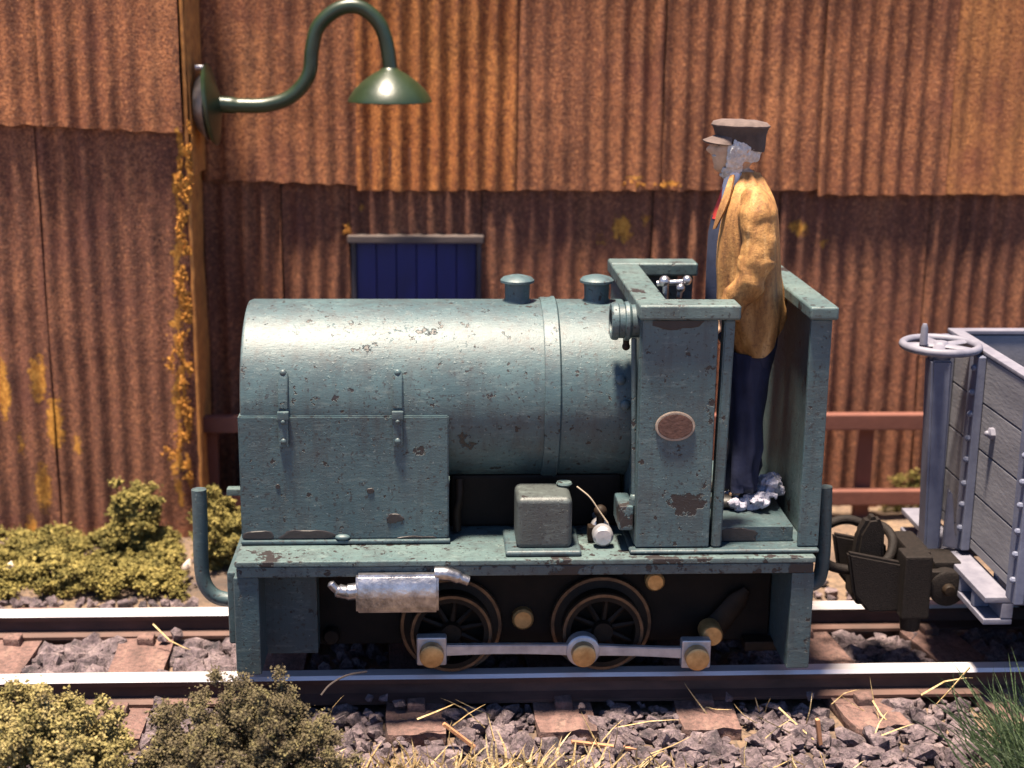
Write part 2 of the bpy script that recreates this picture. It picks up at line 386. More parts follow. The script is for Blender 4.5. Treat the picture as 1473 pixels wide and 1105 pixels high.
def mesh_np(name, V, Fc, mi=None):
    me = bpy.data.meshes.new(name)
    me.from_pydata([], [], [])
    V = np.asarray(V, 'f'); Fc = np.asarray(Fc, 'i'); k = Fc.shape[1]
    me.vertices.add(len(V)); me.vertices.foreach_set('co', V.ravel())
    me.loops.add(Fc.size); me.loops.foreach_set('vertex_index', Fc.ravel())
    me.polygons.add(len(Fc)); me.polygons.foreach_set('loop_start', np.arange(0, Fc.size, k, dtype='i'))
    if mi is not None: me.polygons.foreach_set('material_index', np.asarray(mi, 'i'))
    me.update(calc_edges=True); me.validate()
    return me

# ------------------------------------------------------------------ ground
def gz(x, y):
    z = -0.215+0.018*mnoise.noise(Vector((x*2.1, y*2.1, 0)))+0.012*mnoise.noise(Vector((x*7, y*7, 3)))
    if y > 0.9: z += 0.05*min(1, (y-0.9)/0.6)
    return z
def make_ground():
    xs = np.concatenate([[-300, -60, -12], np.linspace(-4.2, 4.6, 150), [12, 60, 300]])
    ys = np.concatenate([[-300, -60, -12], np.linspace(-3.2, 5, 140), [12, 60, 300]])
    V = [(x, y, gz(x, y)) for y in ys for x in xs]; n = len(xs)
    F = [(j*n+i, j*n+i+1, (j+1)*n+i+1, (j+1)*n+i) for j in range(len(ys)-1) for i in range(n-1)]
    return obj('ground', mesh_np('ground', V, F), MT['ground'], None, 60, kind='structure')
make_ground()

# ------------------------------------------------------------------ ballast
npr = np.random.default_rng(11)
def stone_template(seed):
    r = random.Random(seed); b = nbm()
    s = (r.uniform(.75, 1.15), r.uniform(.6, 1.0), r.uniform(.45, .8))
    for _ in range(15):
        d = Vector((r.gauss(0, 1), r.gauss(0, 1), r.gauss(0, 1))).normalized()*r.uniform(.72, 1.05)
        b.verts.new((d.x*s[0]*.5, d.y*s[1]*.5, d.z*s[2]*.5))
    res = bmesh.ops.convex_hull(b, input=b.verts[:])
    bmesh.ops.delete(b, geom=[g for g in b.verts if not g.link_faces], context='VERTS')
    bmesh.ops.triangulate(b, faces=b.faces[:])
    me = bpy.data.meshes.new('stone'); b.to_mesh(me); b.free(); fin_mesh(me, MT['stone'], 0); return me
TPL = [stone_template(100+i) for i in range(14)]
TV = []
for me in TPL:
    v = np.empty(len(me.vertices)*3, 'f'); me.vertices.foreach_get('co', v)
    f = np.array([p.vertices[:] for p in me.polygons], 'i'); TV.append((v.reshape(-1, 3), f))
bed = nbm()
prism(bed, [(-1.05, -0.24), (-0.85, -0.19), (0.85, -0.19), (1.05, -0.24)], 'X', -4.0, 4.6)
bed_o = obj('ballast_bed', bed, MT['ground'], None, kind='structure')
SLX = [0.217+0.672*k for k in range(-4, 7)]
def near_sleeper(x, y):
    return any(abs(x-s) < 0.145 for s in SLX) and abs(y) < 0.76
stones = []
def scatter(n, x0, x1, y0, y1, s0, s1, zf):
    k = 0; tries = 0
    while k < n and tries < n*5:
        tries += 1
        x, y = rnd.uniform(x0, x1), rnd.uniform(y0, y1)
        s = rnd.uniform(s0, s1)
        if near_sleeper(x, y) and not (rnd.random() < 0.03 and s < 0.06): continue
        if abs(abs(y)-0.38) < 0.07 : continue
        stones.append((x, y, zf(x, y)+rnd.uniform(-.012, .022), s, rnd.randrange(14))); k += 1
fz = lambda x, y: -0.175 if abs(y) < 0.8 else -0.175-0.16*max(0, abs(y)-0.8)
scatter(1100, -2.4, 2.6, -1.4, -0.45, .06, .11, lambda x, y: fz(x, y)-.012)
scatter(520, -2.4, 2.6, -1.4, -0.47, .085, .155, lambda x, y: fz(x, y)+.012)
scatter(1700, -2.4, 2.6, -1.4, -0.45, .025, .055, lambda x, y: fz(x, y)+0.018)
scatter(420, -2.9, -1.0, -.32, .32, .05, .17, fz)
scatter(420, 1.2, 2.9, -.32, .32, .05, .14, fz)
scatter(200, -1.1, 1.3, -.32, .32, .05, .10, fz)
scatter(240, -2.9, 3.2, .45, 1.0, .04, .10, lambda x, y: fz(x, y)+0.0)
scatter(140, -2.9, 3.2, .95, 1.7, .02, .06, lambda x, y: gz(x, y)+.01)
# small stones caught on the rail foot and on sleepers
for x, y, z, s in ((-.66, -.47, -.085, .05), (-.60, -.48, -.08, .055), (-.52, -.52, -.09, .075), (.30, -.55, -.1, .05), (1.36, -.5, -.09, .06), (.98, -.5, -.09, .06), (-1.62, -.48, -.09, .09), (-1.5, -.5, -.09, .06), (-1.66, .28, -.09, .08), (-1.72, .26, -.1, .07)):
    stones.append((x, y, z, s, rnd.randrange(14)))
def pix(x, y, z):
    v = Vector((x, y, z))-CAM; d = v.dot(fw); return 736.5+FPX*v.dot(rt)/d, 552.5-FPX*v.dot(up)/d, FPX/d
scored = []
for st in stones:
    px, py, sc = pix(*st[:3])
    vis = -20 < px < 1490 and 700 < py < 1115
    scored.append((st[3]*sc if vis else 0, st))
scored.sort(key=lambda q: -q[0])
def rand_rot(): return (rnd.uniform(-.6, .6), rnd.uniform(-.6, .6), rnd.uniform(0, 6.28))
for _, (x, y, z, s, k) in scored[:300]:
    o = bpy.data.objects.new('stone', TPL[k]); link(o, bed_o, (x, y, z)); o.scale = (s*1.15,)*3; o.rotation_euler = rand_rot()
VV, FF, off = [], [], 0
from mathutils import Euler
for _, (x, y, z, s, k) in scored[300:]:
    m = np.array(Euler(rand_rot()).to_matrix()); v, f = TV[k]
    VV.append(v@m.T*s*1.15+np.array((x, y, z))); FF.append(f+off); off += len(v)
obj('stone_layer', mesh_np('stone_layer', np.concatenate(VV), np.concatenate(FF)), MT['stone'], bed_o, 0, kind='stuff')

# ------------------------------------------------------------------ track
track = thing('railway_track', 'narrow gauge railway track of two polished rails on brown sleepers', 'railway track', (0, 0, -0.2))
def rail(yc):
    b = nbm(); pr = [(-.065, -.13), (.065, -.13), (.065, -.115), (.018, -.095), (.014, -.045), (.040, -.040), (.044, -.016), (.032, 0), (-.032, 0), (-.044, -.016), (-.040, -.040), (-.014, -.045), (-.018, -.095), (-.065, -.115)]
    N = 60; rings = []
    for i in range(N+1):
        x = -6.0+12.6*i/N; dz = 0.002*mnoise.noise(Vector((x*2, yc, 0))); dy = 0.003*mnoise.noise(Vector((x*1.3, yc, 5)))
        rings.append([b.verts.new((x, yc+p[0]+dy, p[1]+dz)) for p in pr])
    for a, c in zip(rings, rings[1:]):
        for k in range(len(pr)):
            j = (k+1) % len(pr); fc = b.faces.new((a[k], a[j], c[j], c[k]))
            if k in (6, 7, 8): fc.material_index = 1
    b.faces.new(rings[0]); b.faces.new(rings[-1][::-1])
    bmesh.ops.recalc_face_normals(b, faces=b.faces[:])
    return obj('rail', b, [MT['railrust'], MT['railtop']], track, 30)
rail(-.38); rail(.38)
def sleeper():
    b = nbm(); bmesh.ops.create_cube(b, size=1)
    bmesh.ops.subdivide_edges(b, edges=b.edges[:], cuts=9, use_grid_fill=True)
    for v in b.verts:
        c = Vector((v.co.x*.265, v.co.y*1.47, v.co.z*.14))
        nn = mnoise.noise_vector(c*9)*.012+mnoise.noise_vector(c*30)*.008
        v.co = c*0.995+nn+Vector((0, 0, -.2))
    return b
s0 = obj('sleeper', sleeper(), MT['sleeper'], track, 35, origin=(0, 0, -.2))
def clip():
    b = nbm(); box(b, -.04, .04, -.035, .035, -.025, .025, .01)
    for v in b.verts: v.co += mnoise.noise_vector(v.co*20)*.006
    return b
cl = obj('rail_clip', clip(), MT['sleeper'], s0, 40)
for i, yy in enumerate((-.485, -.285, .285, .485)):
    c = cl if i == 0 else cl.copy()
    if i: COL.objects.link(c); c.parent = s0
    c.location = (rnd.uniform(-.02, .02), yy, .085)
for i, x in enumerate(SLX):
    rot = (0, 0, R(rnd.uniform(-2, 2))) if x < 1.4 else (0, 0, R(7 if x < 1.8 else 10))
    if i == 0: s0.location = Vector((x, 0, -.2))-ORG[track.name]; s0.rotation_euler = rot
    else: dup(s0, track, (x, rnd.uniform(-.02, .02), -.2+rnd.uniform(-.006, .006)), rot)

# ------------------------------------------------------------------ corrugated shed
STAINS = []
for px, py, ra, rb_, st_ in ((55, 545, .07, .22, 1), (80, 610, .08, .24, 1), (62, 700, .07, .22, 1), (5, 560, .06, .3, 1), (45, 765, .05, .16, 1), (110, 640, .06, .16, .75), (30, 640, .05, .2, .7)):
    p = W(px, py, 1.9); STAINS.append((p.x, p.z, ra, rb_, st_))
for k in range(26):
    p = W(257+4*math.sin(k*1.3), 195+k*21, 1.9); STAINS.append((p.x, p.z, .035+.03*(k % 5 == 3), .07, .95))
for px, py, ra, rb_, st_ in ((915, 258, .11, .03, 1), (965, 262, .07, .03, 1), (895, 330, .10, .12, 1), (930, 318, .06, .08, .8), (865, 345, .06, .06, .8), (1150, 330, .10, .08, .9), (1185, 350, .07, .07, .8), (500, 328, .03, .03, 1.1), (520, 300, .05, .05, .7), (700, 60, .2, .4, .35), (1430, 120, .2, .5, .45)):
    p = W(px, py, 2.38); STAINS.append((p.x, p.z, ra, rb_, st_))
def sheet(x0, x1, zb, zt, Y, pitch=.116, amp=.021, seed=0, tilt=0.0, zb1=None, smooth_amp=1.0, axis='x'):
    """corrugated sheet facing the track; bottom edge kicks out by `tilt`"""
    n = max(8, int((x1-x0)/pitch*10)); rows = 44; th = .010
    zb1 = zb if zb1 is None else zb1
    ph = rnd.uniform(0, 6.28); V = []; F = []
    for side in (0, 1):
        for j in range(rows+1):
            t = j/rows
            for i in range(n+1):
                x = x0+(x1-x0)*i/n; bot = zb+(zb1-zb)*i/n
                z = bot+(zt-bot)*t
                if j == 0: z += .006*mnoise.noise(Vector((x*9, seed, 1)))+.004*math.sin(x*41+seed)
                am = amp*smooth_amp*(.85+.7*mnoise.noise(Vector((x*1.9, z*.5, seed*5.3))))
                y = Y-am*math.sin(2*math.pi*(x+.012*mnoise.noise(Vector((x*2.2, z*.8, seed))))/pitch+ph)+side*th-tilt*(1-t)
                y += .010*mnoise.noise(Vector((x*1.7, z*1.7, seed*3.1)))+.004*mnoise.noise(Vector((x*6, z*5, seed+9)))
                xx = x+.004*mnoise.noise(Vector((seed, z*4, 2))) if i in (0, n) else x
                V.append((xx, y, z))
    W_ = n+1; H = (rows+1)*W_
    for j in range(rows):
        for i in range(n):
            a = j*W_+i
            F.append((a, a+1, a+W_+1, a+W_)); F.append((H+a+1, H+a, H+a+W_, H+a+W_+1))
    for i in range(n):
        F.append((i+1, i, H+i, H+i+1)); a = rows*W_+i; F.append((a, a+1, H+a+1, H+a))
    for j in range(rows):
        a = j*W_; F.append((a, a+W_, H+a+W_, H+a)); a = j*W_+n; F.append((a+W_, a, H+a, H+a+W_))
    if axis == 'y':   # return wall: swap so that the sheet faces +x
        V = [(-(y), x, z) for x, y, z in V]
    me = mesh_np('corrugated_sheet', V, F)
    at_ = me.attributes.new('stain', 'FLOAT', 'POINT'); va = np.asarray(V); sv = np.zeros(len(va))
    for (sx, sz, ra, rb_, st_) in STAINS:
        if axis == 'x' and abs(va[:, 1].mean()-(1.9 if sx < -1.74 else 2.4)) < .25:
            sv = np.maximum(sv, st_*np.exp(-((va[:, 0]-sx)/ra)**2-((va[:, 2]-sz)/rb_)**2))
    at_.data.foreach_set('value', sv.astype('f')); return me

shed = thing('corrugated_shed', 'long rusty corrugated iron shed wall with a blue door behind the locomotive', 'shed', (1.5, 2.45, -.2))
b = nbm(); box(b, -2.6, 5.2, 2.452, 6.0, -.25, 3.72, 0); obj('wall', b, MT['wallback'], shed)
b = nbm()
prism(b, [(2.30, 3.66), (2.30, 3.72), (4.3, 4.55), (6.1, 3.72), (6.1, 3.66), (4.3, 4.49)], 'X', -1.75, 5.3); obj('roof', b, MT['rustB'], shed, 20)
mw = 2.40
LOW = [(-1.76, -.86), (.02, .16, 0), ]
# lower row, tucked under the upper row (the door opening is left free)
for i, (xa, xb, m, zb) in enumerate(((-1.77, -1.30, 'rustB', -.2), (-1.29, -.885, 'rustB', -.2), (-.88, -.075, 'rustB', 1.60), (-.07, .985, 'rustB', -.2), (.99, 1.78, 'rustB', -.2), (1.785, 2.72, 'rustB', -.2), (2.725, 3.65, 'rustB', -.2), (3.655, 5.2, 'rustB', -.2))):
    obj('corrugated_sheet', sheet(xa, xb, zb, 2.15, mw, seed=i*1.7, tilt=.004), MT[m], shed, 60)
for i, (xa, xb, za, zb, m, dy, sm) in enumerate(((-1.76, -.815, 1.955, 1.925, 'rustA', .058, .75), (-.83, .145, 1.89, 1.895, 'rustD', .040, 1.15), (.13, 1.04, 1.895, 1.90, 'rustA', .050, 1.0), (1.03, 2.02, 1.90, 1.905, 'rustA', .045, .95), (2.00, 2.80, 1.875, 1.88, 'rustA', .053, .8), (2.79, 3.75, 1.885, 1.88, 'rustC', .048, .35), (3.74, 5.22, 1.885, 1.88, 'rustA', .055, .9))):
    obj('corrugated_sheet', sheet(xa, xb, za, 3.66, mw-.034, seed=20+i*2.3, tilt=dy-.034, zb1=zb, smooth_amp=sm), MT[m], shed, 60)
# door
dr = nbm(); box(dr, -.877, -.846, 2.395, 2.452, -.2, 1.57, .006); box(dr, -.102, -.072, 2.395, 2.452, -.2, 1.57, .006)
door = obj('door', dr, MT['drum'], shed, label='blue planked door in a dark frame')
for k in range(6):
    xa = -.846+k*.1238
    b = nbm(); box(b, xa+.002, xa+.1218, 2.412+.004*(k % 2), 2.446, -.2, 1.57, .006); obj('door_plank', b, MT['bluedoor'], door)
b = nbm(); box(b, -.895, -.06, 2.325, 2.45, 1.572, 1.618, .008); obj('lintel', b, MT['lintel'], shed)
# orange rust blooms on the shed wall
def flakes(name, C_, size, mat, seed, squash=(1, 1, 1), parent=None, kind=None, smooth=0):
    """many small irregular four-sided crumbs, one mesh"""
    g_ = np.random.default_rng(seed); C_ = np.asarray(C_, 'f'); n = len(C_)
    T = np.array([(1, 1, 1), (1, -1, -1), (-1, 1, -1), (-1, -1, 1)], 'f')/1.732
    q = g_.normal(size=(n, 4)); q /= np.linalg.norm(q, axis=1)[:, None]; w, x, y, z = q.T
    Rm = np.stack([1-2*(y*y+z*z), 2*(x*y-z*w), 2*(x*z+y*w), 2*(x*y+z*w), 1-2*(x*x+z*z), 2*(y*z-x*w), 2*(x*z-y*w), 2*(y*z+x*w), 1-2*(x*x+y*y)], 1).reshape(n, 3, 3)
    st = g_.uniform(.55, 1.5, (n, 1, 3))
    V = np.einsum('nij,nkj->nki', Rm, T[None]*st)*np.asarray(size, 'f').reshape(n, 1, 1)*np.array(squash)+C_[:, None, :]
    F = (np.arange(n)[:, None, None]*4+np.array([(0, 1, 2), (0, 3, 1), (0, 2, 3), (1, 3, 2)])[None]).reshape(-1, 3)
    return obj(name, mesh_np(name, V.reshape(-1, 3), F), mat, parent, smooth, kind=kind)
def crust(pts, smin, smax, n, parent, seed):
    g_ = np.random.default_rng(seed); P_ = np.array([p[:3] for p in pts]); S_ = np.array([(p[3], .006, p[4]) for p in pts])
    k = g_.integers(0, len(pts), n*7)
    C_ = P_[k]+g_.normal(size=(len(k), 3))*S_[k]
    m = np.array([mnoise.noise(Vector((c[0]*26, c[1]*10, c[2]*16))) for c in C_]); C_ = C_[m > -.02]
    return flakes('rust_crust', C_, g_.uniform(smin*.6, smax*.75, len(C_)), MT['crust'], seed, (1, .6, 1.3), parent, 'stuff')
def wp(px, py, Y): p = W(px, py, Y); return (p.x, p.y, p.z)
crust([(*wp(915, 264, 2.335), .05, .008), (*wp(960, 266, 2.335), .04, .006), (*wp(500, 331, 2.375), .010, .015)], .004, .011, 60, shed, 5)

# ------------------------------------------------------------------ projecting annexe on the left
ann = thing('corrugated_annexe', 'taller rusty corrugated iron block projecting at the left with an orange crusted corner', 'building', (-3.3, 1.95, -.2))
AY = 1.9
b = nbm(); box(b, -5.2, -1.80, 1.955, 2.45, -.25, 3.80, 0); obj('wall', b, MT['wallback'], ann)
b = nbm(); box(b, -5.3, -1.74, 1.80, 2.46, 3.80, 3.88, .01); obj('roof', b, MT['rustB'], ann)
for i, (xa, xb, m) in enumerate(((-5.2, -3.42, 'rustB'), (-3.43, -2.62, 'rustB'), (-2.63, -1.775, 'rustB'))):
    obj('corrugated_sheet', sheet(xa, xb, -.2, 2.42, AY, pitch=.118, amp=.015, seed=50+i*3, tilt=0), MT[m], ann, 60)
for i, (xa, xb, z0, z1) in enumerate(((-5.22, -3.36, 2.31, 2.31), (-3.37, -2.55, 2.31, 2.31), (-2.56, -1.785, 2.305, 2.27))):
    obj('corrugated_sheet', sheet(xa, xb, z0, 3.79, AY-.036, pitch=.118, amp=.015, seed=70+i*3, tilt=.012, zb1=z1), MT['rustA'], ann, 60)
# return wall, facing the lamp
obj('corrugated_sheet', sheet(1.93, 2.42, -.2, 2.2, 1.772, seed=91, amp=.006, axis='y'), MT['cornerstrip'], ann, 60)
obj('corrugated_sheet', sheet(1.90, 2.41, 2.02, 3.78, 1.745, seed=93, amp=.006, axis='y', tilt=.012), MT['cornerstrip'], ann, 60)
b = nbm()
pts = [(-1.765+.006*mnoise.noise(Vector((0, k*.7, 0))), 1.885, -.2+4.0*k/60) for k in range(61)]
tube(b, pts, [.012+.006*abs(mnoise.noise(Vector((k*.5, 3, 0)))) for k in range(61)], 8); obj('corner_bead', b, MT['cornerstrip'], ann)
cpts = []
for k in range(46):
    py = 195+k*11.2
    cpts.append((*wp(262+6*math.sin(k*.9)+k*.1, py, 1.872), .011, .03))
cpts += [(*wp(270, y, 1.87), .014, .05) for y in (200, 225, 245, 262)]+[(*wp(248, y, 1.872), .025, .05) for y in (520, 650)]
crust(cpts, .006, .015, 800, ann, 8)

# ------------------------------------------------------------------ swan neck lamp
lp = W(300, 150, 2.02)
lamp = thing('wall_lamp', 'dark green swan-neck lamp with cone shade on the left shed corner', 'wall lamp', (-1.74, 2.02, lp.z))
LY = 2.02
def L3(px, py, dy=0): p = W(px, py, LY+dy); return Vector((p.x, LY+dy, p.z))
c = L3(303, 150)
b = nbm(); lathe(b, [(.001, .075), (.06, .07), (.10, .058), (.222, .03), (.234, .018), (.22, .0), (.001, -.0)], (c.x-.012, LY, c.z), 'X', 32)
for v in b.verts: v.co.x += (v.co.z-c.z)*-.10
obj('backplate', b, MT['lampgreen'], lamp)
b = nbm(); lathe(b, [(.001, -.07), (.13, -.07), (.15, -.06), (.19, -.018), (.205, -.008), (.20, -.002), (.001, -.002)], (c.x-.012, LY, c.z), 'X', 32); obj('mounting_block', b, MT['silver'], lamp)
pth = spline([L3(315, 150), L3(345, 152), L3(385, 151), L3(420, 138), L3(444, 108), L3(449, 70), L3(458, 38), L3(485, 14), L3(515, 10), L3(541, 28), L3(555, 58), L3(562, 102)], 7)
b = nbm(); tube(b, pth, [.048 if i < 6 else .042 for i in range(len(pth))], 18); obj('arm', b, MT['lampgreen'], lamp, 60)
s = L3(561, 146)
b = nbm(); lathe(b, [(.001, .195), (.046, .19), (.056, .178), (.10, .155), (.155, .115), (.205, .068), (.236, .022), (.244, 0), (.236, -.004), (.20, .045), (.14, .10), (.06, .145), (.001, .15)], s, 'Z', 40); obj('shade', b, MT['lampgreen'], lamp)
b = nbm(); ball(b, (s.x, s.y, s.z+.045), .045, .045, .06); obj('bulb', b, MT['lampwhite'], lamp)
for px, py in ((289, 97), (294, 185)):
    q = L3(px, py, -.06); b = nbm(); tube(b, [q-Vector((.03, 0, 0)), q+Vector((.012, 0, 0)), q+Vector((.02, 0, 0))], [.016, .016, .008], 10); obj('bolt', b, MT['silver'], lamp)

# ------------------------------------------------------------------ red fence rail and drum
fence = thing('rail_fence', 'low red-brown two-rail fence along the foot of the shed wall', 'fence', (.6, 2.1, -.2))
for z0, z1 in ((.435, .54), (-.06, .04)):
    b = nbm(); box(b, -1.80, 5.0, 2.09, 2.16, z0, z1, .012); obj('fence_rail', b, MT['fence'], fence)
for x in (-1.755, -.85, .05, .95, 1.45, 2.36, 3.3, 4.2):
    for (z0, z1) in ((-.22, -.062), (.042, .433)):
        pass
    b = nbm(); box(b, x-.05, x+.05, 2.165, 2.23, -.24, .52, .01); obj('post', b, MT['fence'], fence)
q = W(335, 668, 2.28)
drum = thing('drum', 'dark steel drum between the fence and shed, mostly hidden by the locomotive front', 'drum', (q.x+.16, 2.29, -.18))
b = nbm(); lathe(b, [(.001, 0), (.125, 0), (.13, .01), (.125, .02), (.125, .2), (.132, .21), (.125, .22), (.125, .40), (.132, .41), (.125, .42), (.125, .58), (.13, .60), (.12, .60), (.118, .585), (.001, .585)], (q.x+.16, 2.29, -.18), 'Z'); obj('body', b, MT['drum'], drum)
b = nbm(); cyl(b, (q.x+.12, 2.24, .40), (q.x+.12, 2.24, .425), .022); obj('bung', b, MT['drum'], drum)

# ------------------------------------------------------------------ locomotive
loco = thing('locomotive', 'weathered blue-green narrow gauge tank locomotive with open cab', 'locomotive', (0, 0, 0))
g, gw, gc = MT['green'], MT['green_worn'], MT['green_clean']
FX0, FX1, FZ = -1.225, 1.315, .645
b = nbm(); box(b, FX0, FX1, -.64, .64, FZ-.028, FZ, .008); vb = nbm(); box(vb, FX0+.006, FX1-.006, -.632, .632, FZ-.078, FZ-.029, .008)
for v in b.verts:
    if abs(v.co.y) > .6: v.co.z += .003*mnoise.noise(Vector((v.co.x*4, 0, 0)))
fpo = obj('footplate', b, gw, loco)
obj('valance', vb, MT['valance'], fpo)
BR, BZ = .4125, 1.256
# buffer beams
for i, (xa, xb) in enumerate(((-1.235, -1.125), (1.215, 1.318))):
    b = nbm(); box(b, xa, xb, -.62, .62, .105, FZ-.08, .008)
    if i == 0: box(b, xa-.045, xa-.002, -.50, .62, .20, FZ-.10, .012)
    obj('buffer_beam', b, gc, loco)
# frame
b = nbm(); box(b, -1.12, 1.21, -.27, .27, .09, FZ-.082, .01); fr = obj('frame', b, MT['black'], loco)
b = nbm()
p0, p1 = W(374, 840, -.40), W(458, 940, -.40)
box(b, p0.x, p1.x, -.40, -.275, p1.z, FZ-.084, .006); obj('ballast_weight', b, gc, loco)
for px, py, r, m in ((477, 915, .04, 'oily'), (752, 890, .05, 'brass'), (942, 836, .045, 'brass')):
    q = W(px, py, -.30); b = nbm(); lathe(b, [(.001, -.03), (r*.8, -.03), (r, -.02), (r, .04)], (q.x, -.29, q.z), 'Y'); obj('bolt', b, MT[m], loco)
# gear cover and crank to the right
q = W(1023, 912, -.33); q2_ = W(1062, 866, -.33)
b = nbm(); tube(b, [q+(q-q2_)*.35, q, q2_, q2_+(q2_-q)*.35], [.03, .06, .05, .02], 14)
for v in b.verts: v.co.y = -.31+(v.co.y+.33)*.5
obj('crank_web', b, MT['oily'], loco)
q = W(1075, 925, -.33); b = nbm(); box(b, q.x-.02, q.x+.2, -.36, -.275, q.z-.03, q.z+.02, .01); obj('brake_hanger', b, MT['oily'], loco)
# wheels
def wheel(xc, zc, sgn):
    ys = sgn*.40
    w = nbm()
    pr = [(.150, -.004), (.183, -.004), (.188, .004), (.186, .075), (.225, .085), (.236, .095), (.232, .106), (.15, .106)]
    pr = [(r, h*-sgn) for r, h in pr]
    lathe(w, pr+[pr[0]], (xc, ys, zc), 'Y', 48, False)
    wo = obj('wheel', w, MT['oily'], loco)
    for ra, rb_, h0 in ((.172, .1895, -.008), (.219, .2375, .083)):
        tr_ = nbm(); q_ = [(ra, h0*-sgn), (rb_-.004, h0*-sgn), (rb_, (h0+.006)*-sgn), (rb_, (h0+.016)*-sgn), (ra, (h0+.016)*-sgn), (ra, h0*-sgn)]
        lathe(tr_, q_, (xc, ys, zc), 'Y', 48, False); obj('tyre', tr_, MT['tyre'], wo)
    h = nbm(); lathe(h, [(.001, -sgn*-.01), (.045, sgn*.01), (.048, 0), (.048, -sgn*.09), (.001, -sgn*.09)], (xc, ys, zc), 'Y', 24); obj('hub', h, MT['oily'], wo)
    for k in range(10):
        a = k*math.pi/5+.2
        s_ = nbm(); tube(s_, [(xc+.04*math.cos(a), ys-sgn*.04, zc+.04*math.sin(a)), (xc+.152*math.cos(a), ys-sgn*.035, zc+.152*math.sin(a))], [.015, .011], 6); obj('spoke', s_, MT['oily'], wo)
    s_ = nbm(); lathe(s_, [(.001, -sgn*.085), (.15, -sgn*.085), (.15, -sgn*.095), (.001, -sgn*.095)], (xc, ys, zc), 'Y', 32); obj('backing_disc', s_, MT['black'], wo)
for xc in (-.287, .410):
    wheel(xc, .198, -1); wheel(xc, .198, 1)
    b = nbm(); cyl(b, (xc, -.33, .198), (xc, .33, .198), .03); obj('axle', b, MT['oily'], loco)
# coupling rod both sides
def rod(sgn):
    Y = sgn*.47
    q0, q1, q2 = W(621, 935, -.47), W(838, 934, -.47), W(1000, 939, -.47)
    b = nbm()
    def bar(a, c, bow):
        n = 12
        for i in range(n):
            pass
        up_, lo_ = [], []
        for i in range(n+1):
            t = i/n; x = a.x+(c.x-a.x)*t; z = a.z+(c.z-a.z)*t+bow*math.sin(math.pi*t)
            h = .027-.005*math.sin(math.pi*t); up_.append((x, z+h)); lo_.append((x, z-h))
        prism(b, up_+lo_[::-1], 'Y', Y-.016, Y+.016, .004)
    bar(q0, q1, .006); bar(q1, q2, .002)
    for q in (q0, q2): box(b, q.x-.068, q.x+.068, Y-.028, Y+.028, q.z-.066, q.z+.072, .010)
    lathe(b, [(.001, -.03), (.066, -.03), (.076, -.022), (.076, .03), (.001, .03)], (q1.x, Y, q1.z), 'Y', 32)
    ro = obj('coupling_rod', b, MT['steel'], loco)
    for q in (q0, q1, q2):
        p = nbm(); lathe(p, [(.001, sgn*.078), (.046, sgn*.078), (.054, sgn*.072), (.055, sgn*.03)], (q.x, Y, q.z-.002), 'Y', 28); obj('crank_pin', p, MT['brass'], ro)
    e = W(1023, 912, -.40)
    p = nbm(); lathe(p, [(.001, -.03), (.044, -.03), (.052, -.02), (.052, .065)], (e.x, sgn*.40, e.z), 'Y', 28) if sgn < 0 else lathe(p, [(.001, .03), (.052, .02), (.052, -.065)], (e.x, .40, e.z), 'Y', 28)
    obj('crank_pin', p, MT['brass'], loco)
rod(-1); rod(1)
# boiler
b = nbm(); lathe(b, [(.001, -1.195), (.30, -1.205), (BR-.03, -1.212), (BR-.006, -1.205), (BR, -1.19), (BR, -.30), (BR, .10), (BR, .515), (.001, .515)], (0, 0, BZ), 'X', 72)
boil = obj('boiler', b, g, loco, 35)
b = nbm(); xb = W(797, 560, -.41).x
lathe(b, [(BR-.01, -.040), (BR+.006, -.038), (BR+.010, -.030), (BR+.010, .012), (BR+.014, .018), (BR+.014, .028), (BR+.004, .036), (BR-.01, .037)], (xb, 0, BZ), 'X', 72); obj('boiler_band', b, g, boil)
def filler(px, yb=432, yt=400):
    p = W(px, 420, 0); xx = p.x; zt = W(px, 400, 0).z
    b = nbm(); lathe(b, [(.001, zt+.015), (.03, zt+.014), (.066, zt+.004), (.078, zt-.008), (.078, zt-.018), (.062, zt-.022), (.058, zt-.03), (.056, BZ+BR+.012), (.066, BZ+BR-.004), (.07, BZ+BR-.03)], (xx, 0, 0), 'Z', 32); obj('filler_cap', b, g, boil)
filler(744); filler(858)
